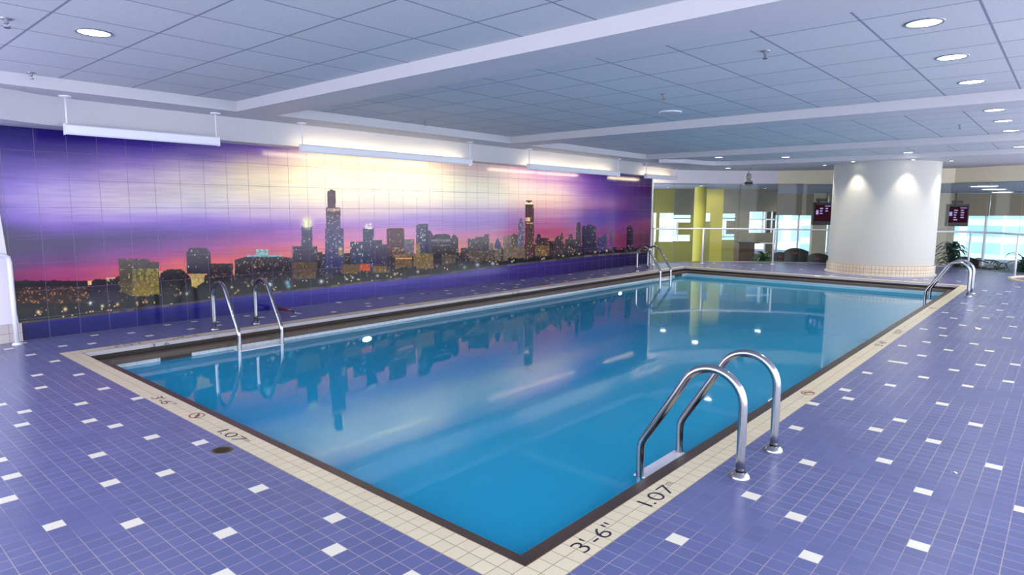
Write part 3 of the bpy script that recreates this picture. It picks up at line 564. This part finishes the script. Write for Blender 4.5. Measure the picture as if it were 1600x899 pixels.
# ------------------------------------------------------------------ ceiling fittings
def downlight(loc, label, r=.095, lit=True, group='round recessed ceiling downlights', spot=None):
    t = empty('downlight', loc, 0, label, 'downlight', group)
    a = MB(); a.lathe([(r, 0), (r+.004, -.006), (r+.016, -.006), (r+.02, 0)], n=36); a.build('trim_ring', m_trim, t, True)
    a = MB(); a.lathe([(r, -.001), (r*.6, -.0025), (.001, -.003)], n=36); a.build('lamp', m_can, t, True)
    if spot:
        ld = bpy.data.lights.new('downlight_beam', 'SPOT'); ld.energy = spot[0]; ld.spot_size = math.radians(spot[1]); ld.spot_blend = .6; ld.color = (1, .93, .78); ld.shadow_soft_size = .05
        lo = bpy.data.objects.new('downlight_beam', ld); COL.objects.link(lo); lo.parent = t; lo.location = (0, 0, -.02)
    return t
B1 = (22, 125); B2 = (60, 150)
downlight((-.242, 3.661, ZT), 'downlight in the near left ceiling bay above the mural end', spot=B1)
downlight((3.125, -.655, ZT), 'largest downlight, top right, nearest in its row of three', spot=B1)
downlight((4.334, -.655, ZT), 'middle downlight of the row of three at the top right', spot=B1)
downlight((5.607, -.655, ZT), 'farthest downlight of the three in the middle ceiling bay', spot=B1)
downlight((7.808, -.655, ZT), 'nearest downlight of the three in the bay behind the second beam', spot=B1)
downlight((9.041, -.655, ZT), 'middle downlight of the three in the bay behind the second beam', spot=B1)
downlight((10.395, -.655, ZT), 'last downlight of the three in the bay behind the second beam', spot=B1)
ZR = ZS+.012
downlight((10.97+.35, 4.33-.08, ZR), 'thin bright downlight in the far recess above the yellow room', .085, spot=B2)
downlight((12.1, 3.14, ZR), 'thin bright downlight in the far recess left of the column', .085, spot=B2)
downlight((12.42, 1.0, ZR), 'downlight in the far recess right in front of the column', .085, spot=(12, 100))
downlight((13.55, 4.97, ZF), 'downlight in the far soffit directly below another one', .075, spot=B2)
downlight((12.3, -.66, ZR), 'downlight at the right picture edge in the far recess', .085, spot=B2)
CX, CY, CR = 14.14, 1.69, 1.045
for a_, lb in ((161, 'front left of the column'), (213, 'front right of the column'), (106, 'left side of the column'), (261, 'right side of the column')):
    ar = math.radians(a_); downlight((CX+(CR+.16)*math.cos(ar), CY+(CR+.16)*math.sin(ar), ZF), 'small wall washing downlight close to the '+lb, .055, spot=(34, 80))
def sprinkler(loc, label):
    t = empty('sprinkler', loc, 0, label, 'sprinkler', 'ceiling sprinkler heads')
    a = MB(); a.lathe([(.035, 0), (.032, -.006), (.012, -.008), (.012, -.03), (.004, -.035)], n=20); autosmooth(a.build('escutcheon', m_trim, t))
    a = MB(); a.tube([(.012, 0, -.03), (.017, 0, -.042), (.004, 0, -.055)], .0025, 6); a.tube([(-.012, 0, -.03), (-.017, 0, -.042), (-.004, 0, -.055)], .0025, 6); a.lathe([(.001, -.053), (.02, -.055), (.02, -.058), (.001, -.058)], n=16); a.build('deflector', m_steel, t)
sprinkler((-.18, 5.60, ZT), 'sprinkler head in the near left bay beside the mural soffit'); sprinkler((4.36, 1.82, ZT), 'sprinkler head in the middle of the middle ceiling bay')
sprinkler((4.19, 5.33, ZT), 'sprinkler head of the middle bay close to the mural soffit'); sprinkler((9.141, -.169, ZT), 'small sprinkler head in the bay behind the second beam'); sprinkler((3.206, .37, ZT), 'sprinkler head near the first beam in the middle bay')
sprinkler(tuple(at_z(10, 29, ZT)), 'sprinkler head at the top left picture corner')
t = empty('ceiling_speaker', (5.521, 2.352, ZT), 0, 'flush white round ceiling speaker in the middle bay', 'speaker')
a = MB(); a.lathe([(.14, 0), (.14, -.012), (.125, -.014)], n=40); autosmooth(a.build('rim', m_white, t)); a = MB(); a.lathe([(.125, -.012), (.06, -.017), (.001, -.018)], n=40); a.build('grille', m_paint, t, True)
# wall-washing strip fixtures hung from the soffit
def strip(x0, x1, label, lit, y=6.0, zt=2.168):
    t = empty('strip_light', (x0, y, zt), 0, label, 'strip light', 'hanging strip lights along the mural'); Lx = x1-x0
    a = MB(); prof = [(0, -.10), (-.012, -.085), (-.012, -.012), (.0, 0), (.055, 0), (.055, -.006), (.004, -.006), (-.006, -.018), (-.006, -.08), (.004, -.094)]
    n = len(prof); v = [(0, p[0], p[1]) for p in prof]+[(Lx, p[0], p[1]) for p in prof]
    a.add(v, [(i, (i+1)%n, (i+1)%n+n, i+n) for i in range(n)]+[tuple(range(n))[::-1], tuple(range(n, 2*n))]); a.build('housing', m_white, t)
    for xx in (-.006, Lx): a = MB(); a.box(xx, -.014, -.102, xx+.006, .06, .004); a.build('end_cap', m_white, t)
    for k in range(2 if Lx > 2 else 1):
        nn = 2 if Lx > 2 else 1; a = MB(); a.tube([(Lx*k/nn+.05, .03, -.055), (Lx*(k+1)/nn-.05, .03, -.055)], .014, 12); a.build('tube', m_tube_lit if lit else m_white, t, True)
    for xx in (.02, Lx-.02):
        a = MB(); a.tube([(xx, .02, -.01), (xx, .02, ZS-zt)], .008, 8); a.build('hanger_rod', m_white, t, True)
        a = MB(); a.lathe([(.055, 0), (.055, -.012), (.01, -.016)], (xx, .02, ZS-zt), 20); autosmooth(a.build('canopy', m_white, t))
strip(.15, 1.645, 'unlit short strip light at the left end of the mural', False)
strip(2.70, 5.76, 'lit strip light above the tallest tower of the mural', True)
strip(7.23, 10.28, 'lit strip light over the right part of the mural', True)
strip(11.44, 12.95, 'lit strip light at the far end of the mural by the glass', True)

# ------------------------------------------------------------------ column
t = empty('column', (CX, CY, 0), 0, 'massive round white column with tiled foot at the far end', 'column')
a = MB(); a.lathe([(CR-.03, .21), (CR-.03, ZF+.05)], n=128); a.build('shaft', m_paint2, t, True)
bm_, nt, b, out = nodes('column_foot_tile'); N = nt.nodes.new; L = nt.links.new
g = N('ShaderNodeTexCoord'); sp = N('ShaderNodeSeparateXYZ'); L(g.outputs['Object'], sp.inputs[0]); an = N('ShaderNodeMath'); an.operation = 'ARCTAN2'; L(sp.outputs['Y'], an.inputs[0]); L(sp.outputs['X'], an.inputs[1])
cb = N('ShaderNodeCombineXYZ'); L(an.outputs[0], cb.inputs[0]); L(sp.outputs['Z'], cb.inputs[1]); br = N('ShaderNodeTexBrick'); br.offset = 0; br.inputs['Scale'].default_value = 1; br.inputs['Brick Width'].default_value = .0715; br.inputs['Row Height'].default_value = .072; br.inputs['Mortar Size'].default_value = .0035
br.inputs['Color1'].default_value = srgb(212, 198, 172); br.inputs['Color2'].default_value = srgb(204, 190, 164); br.inputs['Mortar'].default_value = srgb(150, 122, 96); L(cb.outputs[0], br.inputs['Vector']); L(br.outputs['Color'], b.inputs['Base Color']); b.inputs['Roughness'].default_value = .3
a = MB(); a.lathe([(CR-.0, .0), (CR-.0, .215), (CR-.03, .22)], n=128); autosmooth(a.build('tiled_foot', bm_, t))
a = MB(); a.lathe([(CR+.03, .0), (CR+.03, .018), (CR, .024)], n=128); autosmooth(a.build('skirting', m_paint2, t))

# ------------------------------------------------------------------ glazed end: header, glass panels, railings
def strip_wall(name, pts, z0, z1, m, th=.12, back=True):
    n = len(pts); off = []
    for i in range(n):
        a_ = np.array(pts[max(i-1, 0)]); c_ = np.array(pts[min(i+1, n-1)]); d = c_-a_; d = d/np.linalg.norm(d); nr = np.array([-d[1], d[0]])
        if nr @ (np.array(pts[i])-CAM[:2]) < 0: nr = -nr
        off.append(tuple(np.array(pts[i])+nr*th))
    mb = MB(); v = [(x, y, z) for x, y in pts for z in (z0, z1)]+[(x, y, z) for x, y in off for z in (z0, z1)]
    f = []; o2 = 2*n
    for i in range(n-1):
        f += [(2*i, 2*i+2, 2*i+3, 2*i+1), (o2+2*i, o2+2*i+1, o2+2*i+3, o2+2*i+2), (2*i, o2+2*i, o2+2*i+2, 2*i+2), (2*i+1, 2*i+3, o2+2*i+3, o2+2*i+1)]
    f += [(0, 1, o2+1, o2), (2*n-2, o2+2*n-2, o2+2*n-1, 2*n-1)]
    mb.add(v, f); return mb.build(name, m)
def gpt(x):  # point of the glass line under an image column
    xs_ = [p[0] for p in GP]; return tuple(np.array([np.interp(x, xs_, [q[0] for q in GL]), np.interp(x, xs_, [q[1] for q in GL])]))
H1 = [gpt(x) for x in (1018, 1040, 1060, 1085, 1105, 1130, 1152, 1180, 1209)]; H2 = [gpt(x) for x in (1209, 1225, 1248, 1270, 1290, 1315, 1340, 1400, 1480, 1530, 1583, 1660, 1760, 1900)]
struct(autosmooth(strip_wall('wall_far', H1, 2.03, ZF+.02, m_header), 30)); struct(autosmooth(strip_wall('wall_end', H2, 2.015, ZF+.02, m_header2), 30))
seams = [1018, 1051, 1100, 1152, 1209, 1248, 1310, 1400, 1475, 1533, 1586, 1660, 1760]
glabels = ['glass panel of the end wall nearest the mural', 'second glass panel from the mural, before the white strip', 'glass panel in front of the bright yellow wall', 'glass panel in front of the small dark cabinet', 'narrow glass panel in front of the left daylight window', 'glass panel directly left of the white column', 'glass panel behind the left half of the column', 'glass panel behind the right half of the column', 'glass panel directly right of the column', 'glass panel in front of the right daylight window', 'glass panel at the right picture edge', 'glass panel just beyond the right picture edge']
for i in range(len(seams)-1):
    if seams[i] > 1600: continue
    p, q_ = np.array(gpt(seams[i])), np.array(gpt(seams[i+1])); d = (q_-p)/np.linalg.norm(q_-p); p = p+d*.001; q_ = q_-d*.001
    o = strip_wall('glass_panel', [tuple(p), tuple(q_)], .012, 2.028, m_glass, .010); o.data.materials.append(m_gedge); o.data.polygons[-1].material_index = 1; o.data.polygons[-2].material_index = 1; tag(o, glabels[i], 'glass panel', 'frameless glass panels of the end wall')
o = strip_wall('baseboard_glass', [gpt(x) for x in (1018, 1060, 1105, 1152, 1209, 1248, 1290, 1340, 1400, 1480, 1530, 1583, 1660)], 0.001, .014, m_trim, .03); struct(o)
w = MB(); w.box(12.70, WY-.02, 0, 12.75, WY+.1, ZM+.02); struct(w.build('trim_1', m_winframe))
def railing(label, line, post_at, h=.88, inset=.0, end_down=False):
    root = empty('railing', (line[0][0], line[0][1], 0), 0, label, 'railing', 'white railings before the glass'); o0 = np.array([line[0][0], line[0][1], 0])
    a = MB(); a.tube([np.array([x, y, h])-o0 for x, y in line], .021, 12); a.build('top_rail', m_white, root, True)
    for x, y in post_at:
        a = MB(); a.tube([np.array([x, y, 0])-o0, np.array([x, y, h])-o0], .021, 12); a.build('post', m_white, root, True)
        a = MB(); a.lathe([(.022, .012), (.045, .01), (.048, 0)], np.array([x, y, 0])-o0, 16); a.build('post_base', m_white, root, True)
def cr(pts, n=8):   # smooth plan curve
    P = [np.array(p) for p in pts]; P = [2*P[0]-P[1]]+P+[2*P[-1]-P[-2]]; o = []
    for i in range(1, len(P)-2):
        for k in range(n):
            s = k/n; o.append(tuple(.5*((2*P[i])+(P[i+1]-P[i-1])*s+(2*P[i-1]-5*P[i]+4*P[i+1]-P[i+2])*s*s+(-P[i-1]+3*P[i]-3*P[i+1]+P[i+2])*s**3)))
    return o+[tuple(P[-2])]
railing('white railing with three posts left of the column', cr([(12.37, 6.28), (13.0, 6.0), (13.65, 5.58), (14.2, 4.9), (14.62, 4.16), (14.95, 3.3), (15.05, 2.4)]), [(12.37, 6.28), (13.65, 5.58), (14.62, 4.16)])
railing('white railing right of the column before the daylight window', cr([(15.1, 1.3), (15.9, .8), (16.02, .27), (15.7, -.2), (15.07, -.63), (14.5, -1.2), (14.2, -2.0)]), [(16.02, .27), (15.07, -.63), (14.2, -2.0)])
t = empty('round_planter_curb', (14.55, -1.5, 0), 0, 'low round cream curb on the deck at the right picture edge', 'curb'); a = MB(); a.lathe([(.95, 0), (.95, .03), (.93, .035), (.90, .035), (.90, 0)], n=64); autosmooth(a.build('curb', m_coping, t))

# security camera
P = at(1170, 262, 15.2); t = empty('security_camera', (P[0], P[1], ZF), 0, 'grey security camera hanging from the far soffit on a thin stem', 'camera')
t.scale = (1.3, 1.3, 1.15)
a = MB(); a.lathe([(.04, 0), (.04, -.015), (.009, -.02), (.009, -.13)], n=20); autosmooth(a.build('stem', m_trim, t))
a = MB(); a.lathe([(.01, -.12), (.045, -.14), (.06, -.18), (.058, -.22), (.035, -.25), (.045, -.26), (.075, -.28), (.078, -.36), (.05, -.365)], n=28); autosmooth(a.build('housing', mat('camera_housing', (150, 146, 142), .35), t))
a = MB(); a.lathe([(.062, -.30), (.081, -.30), (.081, -.345), (.05, -.37), (.001, -.372)], n=28); autosmooth(a.build('dome', m_black, t))

# ------------------------------------------------------------------ lounge behind the glass (its floor lies lower)
LZ = -.75; LC = 2.0
def panel(name, x0, x1, y0, y1, d0, d1=None, th=.06, m=None, parent=None):
    """upright slab seen between image columns x0..x1 and rows y0..y1 at distance d0..d1, real thickness th"""
    d1 = d1 or d0; a0 = at_zd(x0, d0, 0); a1 = at_zd(x1, d1, 0)
    zt_ = at((x0+x1)/2, y0, (d0+d1)/2)[2]; zb = at((x0+x1)/2, y1, (d0+d1)/2)[2]
    o = strip_wall(name, [tuple(a0[:2]), tuple(a1[:2])], zb, zt_, m, th); 
    if parent: o.parent = parent
    return o
fl = MB(); fl.prism([(12.9, 7.2)]+[(x+.05, y) for x, y in GL[1:]]+[(33, -8), (33, 14), (14, 14)], LZ-.1, LZ); struct(fl.build('floor_lounge', m_carpet))
# riser between deck and lounge
o = strip_wall('wall_riser', [(x+.0, y) for x, y in GL], LZ, -.001, m_paint2, .03); struct(o)
cl = MB(); cl.prism([(12.9, 7.0)]+[(x+.14, y+.02) for x, y in GL[1:]]+[(33, -8), (33, 14), (14, 14)], LC+.0, LC+.35); struct(cl.build('ceiling_lounge', mat('lounge_ceiling_paint', (150, 158, 176), .7)))
# window wall: piers, shades, mullions; daylight comes through
W0, W1 = 25.0, 23.2
def wd(x): return 25.0+(x-1209)/(1600-1209)*(23.4-25.0)
def wp(name, x0, x1, y0, y1, m, off=0, th=.06): return panel(name, x0, x1, y0, y1, wd(x0)+off, wd(x1)+off, th, m)
struct(wp('wall_pier', 1196, 1209.5, 290, 450, m_taupe, 0, .3)); struct(wp('wall_pier_middle', 1268, 1290, 290, 450, m_beige, 0, .3)); struct(wp('wall_pier_right', 1330, 1489, 290, 450, m_beige, 0, .3))
for i, (x0, x1) in enumerate(((1209, 1268), (1290, 1330), (1489, 1541), (1541, 1620), (1620, 1720))):
    o = wp('roller_shade', x0+.5, x1-.5, 302.8, 336.5 if i < 2 else 337.5, m_shade, -.12, .02); tag(o, ['brown roller shade half down over the left daylight window', 'brown roller shade over the window slot hidden mostly by the column', 'brown roller shade over the window beside the right television', 'wide brown roller shade near the right picture edge', 'brown roller shade outside the right picture edge'][i], 'roller shade', 'brown roller shades')
for i, (x0, x1, ms) in enumerate(((1209, 1268, [1213.5, 1246]), (1290, 1330, [1294]), (1489, 1720, [1538, 1607, 1680]))):
    t = MB()
    fr_o = wp('window_%d' % (i+1), x0, x1, 416 if i < 2 else 428, 419 if i < 2 else 431, m_winframe, 0, .1); struct(fr_o)
    for x in ms: mo_ = wp('mullion', x-1.2, x+1.2, 300, 430, m_winframe, .0, .1); mo_.parent = fr_o
    gl_ = wp('pane', x0, x1, 300, 430, m_glass, .05, .012); gl_.parent = fr_o
# ceiling strip lights of the lounge
for i, (x, y) in enumerate(((1537, 290.5), (1553, 295.2), (1566, 299.8))):
    P = at_z(x, y, LC); t = empty('lounge_ceiling_light', (P[0], P[1], LC), YAW-PI/2, ['nearest', 'middle', 'farthest'][i]+' of the three bright strips on the lounge ceiling at the right', 'ceiling light', 'strip lights on the lounge ceiling')
    a = MB(); a.box(-.27, -.16, -.02, .27, .16, 0); a.build('frame', m_white, t); a = MB(); a.box(-.24, -.13, -.024, .24, .13, -.019); a.build('diffuser', m_lin, t)
# left side rooms: olive and yellow walls with openings
D = 20.5
def pw(name, x0, x1, y0, y1, m, dd=0, th=.08): return panel(name, x0, x1, y0, y1, D+dd, D+dd, th, m)
struct(pw('wall_olive', 1010, 1020, 284, 450, m_olive)); 
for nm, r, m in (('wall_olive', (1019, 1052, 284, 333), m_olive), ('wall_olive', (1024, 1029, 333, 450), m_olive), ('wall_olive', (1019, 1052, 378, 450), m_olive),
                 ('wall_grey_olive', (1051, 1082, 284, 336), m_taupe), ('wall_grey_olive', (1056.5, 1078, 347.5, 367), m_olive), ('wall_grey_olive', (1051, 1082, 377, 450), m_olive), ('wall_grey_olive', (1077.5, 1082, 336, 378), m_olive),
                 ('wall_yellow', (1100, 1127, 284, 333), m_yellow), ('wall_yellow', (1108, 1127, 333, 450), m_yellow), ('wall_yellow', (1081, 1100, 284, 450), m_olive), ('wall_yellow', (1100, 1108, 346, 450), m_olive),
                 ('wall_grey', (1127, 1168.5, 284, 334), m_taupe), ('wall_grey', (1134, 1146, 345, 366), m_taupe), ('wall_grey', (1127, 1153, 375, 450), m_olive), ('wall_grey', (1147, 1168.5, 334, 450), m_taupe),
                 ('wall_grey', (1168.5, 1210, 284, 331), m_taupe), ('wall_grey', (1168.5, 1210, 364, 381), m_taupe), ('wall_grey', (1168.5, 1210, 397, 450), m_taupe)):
    struct(pw(nm, *r, m))
t = struct(pw('window_4', 1168.5, 1208, 379.5, 381, m_winframe, -.02, .1))
for r in ((1168.5, 1208, 342, 344), (1188, 1191, 331, 364), (1203, 1204.5, 331, 364)): o = pw('mullion', *r, m_winframe, -.01, .06); o.parent = t
t = struct(pw('window_5', 1051, 1077.5, 341, 342.2, m_black, -.02, .04)); o = pw('frame_post', 1057, 1058.5, 345, 378, m_winframe, -.02, .04); o.parent = t
t = struct(pw('window_6', 1127, 1147, 340.5, 341.8, m_black, -.02, .04)); o = pw('frame_post', 1129, 1130, 341, 375, m_winframe, -.02, .04); o.parent = t; o = pw('frame_rail', 1127, 1147, 369.5, 370.5, m_black, -.02, .04); o.parent = t
struct(pw('window_7', 1019, 1052, 356, 359, m_olive, -.02, .05))
P0 = at_zd(1091, 18.6, 0); t = empty('yellow_column', (P0[0], P0[1], LZ), 0, 'slim yellow green round column behind the glass', 'column'); a = MB(); a.lathe([(.17, 0), (.17, LC-LZ+.02)], n=40); a.build('shaft', m_yellow, t, True)
# light in the yellow corner
def spot(loc, tgt, e, col, size, name='room_lamp', soft=.08):
    ld = bpy.data.lights.new(name, 'SPOT'); ld.energy = e; ld.color = col; ld.spot_size = math.radians(size); ld.spot_blend = .7; ld.shadow_soft_size = soft
    o = bpy.data.objects.new(name, ld); COL.objects.link(o); o.location = loc; o.rotation_euler = (Vector(tgt)-Vector(loc)).to_track_quat('-Z', 'Y').to_euler(); return o
Pa = at(1116, 300, 19.2); Pb = at(1116, 345, 20.5); spot((Pa[0], Pa[1], LC-.05), Pb, 30, (1, .92, .6), 80)
for x, d in ((1040, 19.3), (1091, 17.6), (1190, 19.3)):
    P = at_zd(x, d, 0); downlight((P[0], P[1], LC), {1040: 'downlight of the lounge above the olive wall', 1091: 'downlight of the lounge near the slim yellow column', 1190: 'downlight of the lounge above the cabinet'}[x], .09, spot=(45, 140))
for x, d in ((1250, 20), (1510, 20), (1580, 20)):
    P = at_zd(x, d, 0); spot((P[0], P[1], LC-.06), (P[0], P[1], 0), 40, (1, .95, .85), 150)

# televisions on brackets
def tv(px, py, d, rz, label, k):
    P = at(px, py, d); t = empty('television', tuple(P), rz, label, 'television', 'wall bracket televisions')
    a = MB(); a.box(-.27, -.03, -.30, .27, .05, .30); bevel(a.build('body', m_black, t), .01)
    a = MB(); a.box(-.235, -.0335, -.2, .235, -.031, .235); scr = a.build('screen', emis('screen_maroon_%d' % k, (70, 22, 40), .28), t)
    a = MB()
    rr = random.Random(k)
    for i in range(5 if k else 3):
        for j in range(2): 
            if rr.random() < .85: a.box(-.09+.16*j, -.035, .12-.065*i, -.03+.16*j+rr.uniform(0, .03), -.0336, .15-.065*i)
    a.box(-.2, -.035, -.02, -.13, -.0336, .09); a.box(.05, -.035, .19, .21, -.0336, .21)
    a.build('screen_graphics', emis('screen_graphics_%d' % k, (180, 165, 235), .6), scr)
    a = MB(); a.tube([(0, .05, .1), (0, .12, .22), (-.05, .16, .40)], .025, 10); a.box(-.12, .0, .32, .12, .12, .40); a.build('bracket', m_black, t)
    return t
tv(1284.5, 334, 17.0, YAW-PI/2+.15, 'black wall television left of the white column', 0)
tv(1495.5, 336.5, 17.6, YAW-PI/2-.30, 'black wall television with a maroon screen right of the white column', 1)
pP = at_zd(1473, 17.4, 0)

# plants
def plant(px, ytop, ybot, d, label, leaves, spread, m, droop=.6, wid=.035, pot=True, seed=1):
    P = at_zd(px, d, 0); ht = at(px, ytop, d)[2]-LZ; t = empty('potted_plant', (P[0], P[1], LZ), 0, label, 'plant', 'potted plants behind the glass')
    rr = random.Random(seed); a = MB(); ph = .35
    for i in range(leaves):
        az = rr.uniform(0, 2*PI); L_ = rr.uniform(.5, 1)*spread*1.25; z0 = ph+rr.uniform(.2, 1)*(ht-ph-.12); dx, dy = math.cos(az), math.sin(az); rise = rr.uniform(.1, .45)*L_+.05
        prev = None; n = 7
        for k in range(n+1):
            s = k/n; r_ = L_*s; z = z0+rise*math.sin(min(s*1.6, 1.57))-droop*L_*max(0, s-.35)**2*1.4; z = min(z, ht); w_ = wid*math.sin(PI*min(1, .08+s*.95))**.8
            v = [(dx*r_-dy*w_, dy*r_+dx*w_, z), (dx*r_, dy*r_, z-.006), (dx*r_+dy*w_, dy*r_-dx*w_, z)]
            if prev is not None: a.add(prev+v, [(0, 1, 4, 3), (1, 2, 5, 4)])
            prev = v
    fo = a.build('foliage', m, t, True); s_ = fo.modifiers.new('thick', 'SOLIDIFY'); s_.thickness = .002
    a = MB()
    for i in range(3): a.tube([(0, 0, .2), (rr.uniform(-.06, .06), rr.uniform(-.06, .06), ht*.5), (rr.uniform(-.1, .1), rr.uniform(-.1, .1), ht-.15)], [.016, .013, .006], 8)
    a.build('stem', m_wood, t, True)
    a = MB(); a.lathe([(.001, 0), (.13, 0), (.19, .32), (.2, .36), (.18, .36), (.17, .3), (.001, .3)], n=28); autosmooth(a.build('pot', m_pot, t))
plant(1191, 392, 412, 17.5, 'bushy green plant behind the glass beside the small cabinet', 75, .33, m_leaf, seed=2)
plant(1487, 377, 425, 17.4, 'tall leafy plant right of the white column', 90, .42, m_leaf2, .8, .045, seed=5)
plant(1562, 405, 428, 16.9, 'small dark plant with few hanging leaves before the right window', 16, .38, m_leaf2, .9, .035, seed=8)
plant(1600, 396, 436, 16.0, 'dense dark plant at the right picture edge', 70, .38, m_leaf2, .7, .04, seed=9)
# chairs
def chair(px, ytop, d, rz, label, k=1.0):
    P = at_zd(px, d, 0); ht = at(px, ytop, d)[2]-LZ; t = empty('lounge_chair', (P[0], P[1], LZ), rz, label, 'chair', 'black lounge chairs with red stripes')
    w_ = .33*k
    a = MB(); n = 14; sec = []
    for i in range(n+1):
        s = -1+2*i/n; x = w_*s; y = .10*s*s*-1+.0; zt_ = ht-.09*s*s; zb = .48+.02*s*s; sec.append([(x, -y-.02, zb), (x, -y-.02, zt_), (x, -y+.03, zt_), (x, -y+.03, zb)])
    for p, q_ in zip(sec[:-1], sec[1:]): a.add(p+q_, [(0, 1, 5, 4), (1, 2, 6, 5), (2, 3, 7, 6), (3, 0, 4, 7)])
    a.add(sec[0], [(0, 3, 2, 1)]); a.add(sec[-1], [(0, 1, 2, 3)]); bk_ = autosmooth(a.build('backrest', m_black, t), 40)
    a = MB(); a.box(-.14*k, .028, ht-.16, .14*k, .034, ht-.13); a.build('red_stripe', m_red, bk_)
    a = MB(); a.box(-w_+.03, -.48, .42, w_-.03, .04, .49); bevel(a.build('seat', m_black, t), .02)
    for sx in (-1, 1):
        for yy in (-.44, .02): a = MB(); a.tube([(sx*(w_-.06), yy, .43), (sx*(w_-.03), yy, 0)], .014, 8); a.build('leg', m_steel, t, True)
        a = MB(); a.tube([(sx*(w_-.01), 0, .66), (sx*w_, -.25, .67), (sx*w_, -.42, .62)], .016, 8); a.build('armrest', m_black, t, True)
R0 = YAW-PI/2
chair(1219, 394, 19.2, R0+2.9, 'black chair left of the highest chair back behind the glass', .8); chair(1241, 387.5, 18.0, R0+3.14, 'middle black chair with the highest back and a red stripe')
chair(1275, 395.5, 17.0, R0+3.3, 'black chair with a red stripe nearest the white column'); chair(1506, 401, 18.0, R0+2.7, 'black chair right of the tall plant behind the glass')
chair(1530, 403, 18.8, R0+.4, 'dark chair farther back behind the right glass', .8)
# cabinet
P = at_zd(1166, 18.0, 0); t = empty('cabinet', (P[0], P[1], LZ), R0, 'dark wooden cabinet behind the glass left of the bushy plant', 'cabinet'); hh = at(1166, 378.5, 18.0)[2]-LZ
a = MB(); a.box(-.22, 0, 0, .22, .4, hh-.03); a.build('body', m_wood, t); a = MB(); a.box(-.24, -.02, hh-.03, .34, .42, hh); a.build('top', m_black, t)
for s in (-1, 1): a = MB(); a.box(.11*s-.1, -.015, .05, .11*s+.1, 0, hh-.08); o = bevel(a.build('door', m_wood, t), .004); a = MB(); a.tube([(.03*s, -.03, hh*.5-.06), (.03*s, -.03, hh*.5+.06)], .006, 8); a.build('handle', m_steel, o)

# ------------------------------------------------------------------ outside: pale towers in daylight
def tower(px, d, w_, z1, m, label):
    P = at_zd(px, d, 0); t = empty('office_tower', (P[0], P[1], -30), R0+.2, label, 'building', 'pale towers outside the windows'); a = MB(); a.box(-w_/2, 0, 0, w_/2, 12, 30+z1); a.build('facade', m, t)
    return t
m_fac = tile_mat('pale_facade', (98, 134, 150), (110, 144, 158), (156, 172, 178), 2.0, rough=.3, axes='xz', mortar=.42, w=3.4, bump=0)
m_fac2 = tile_mat('white_facade', (158, 170, 176), (168, 176, 180), (186, 190, 192), 1.6, rough=.4, axes='xz', mortar=.3, w=2.4, bump=0)
tower(1238, 70, 9, 30, m_fac, 'pale blue banded tower outside the left daylight window'); tower(1515, 96, 8, 25, m_fac2, 'white hazy tower outside the right window'); tower(1592, 72, 4, 30, m_fac, 'narrow pale tower outside near the right picture edge')
tower(1185, 60, 9, 10, m_fac, 'low pale building outside the small window above the cabinet')

# ------------------------------------------------------------------ world and room light
W = bpy.data.worlds.new('daylight'); S.world = W; W.use_nodes = True; nt = W.node_tree; bg = nt.nodes['Background']; N = nt.nodes.new; L = nt.links.new
tc = N('ShaderNodeTexCoord'); sp = N('ShaderNodeSeparateXYZ'); L(tc.outputs['Generated'], sp.inputs[0]); rp = N('ShaderNodeValToRGB')
rp.color_ramp.elements[0].position = .42; rp.color_ramp.elements[0].color = (.80, .82, .93, 1); rp.color_ramp.elements[1].position = .56; rp.color_ramp.elements[1].color = (.86, .91, 1.0, 1)
mr = N('ShaderNodeMapRange'); mr.inputs['From Min'].default_value = -1; L(sp.outputs['Z'], mr.inputs['Value']); L(mr.outputs[0], rp.inputs[0]); L(rp.outputs[0], bg.inputs['Color']); bg.inputs['Strength'].default_value = 3.0
# violet lamp of the passage beyond the left picture edge
ld = bpy.data.lights.new('passage_lamp', 'POINT'); ld.energy = 15; ld.color = (.5, .4, 1); ld.shadow_soft_size = .25; lo = bpy.data.objects.new('passage_lamp', ld); COL.objects.link(lo); lo.location = (-1.6, 5.2, 1.7)

S.view_settings.view_transform = 'Standard'; S.view_settings.look = 'None'; S.view_settings.gamma = 1; S.view_settings.use_curve_mapping = False; S.view_settings.exposure = 0.74
S.cycles.max_bounces = 8; S.cycles.diffuse_bounces = 5; S.cycles.glossy_bounces = 4; S.cycles.transparent_max_bounces = 16; S.cycles.sample_clamp_indirect = 8; S.cycles.caustics_reflective = False; S.cycles.caustics_refractive = False
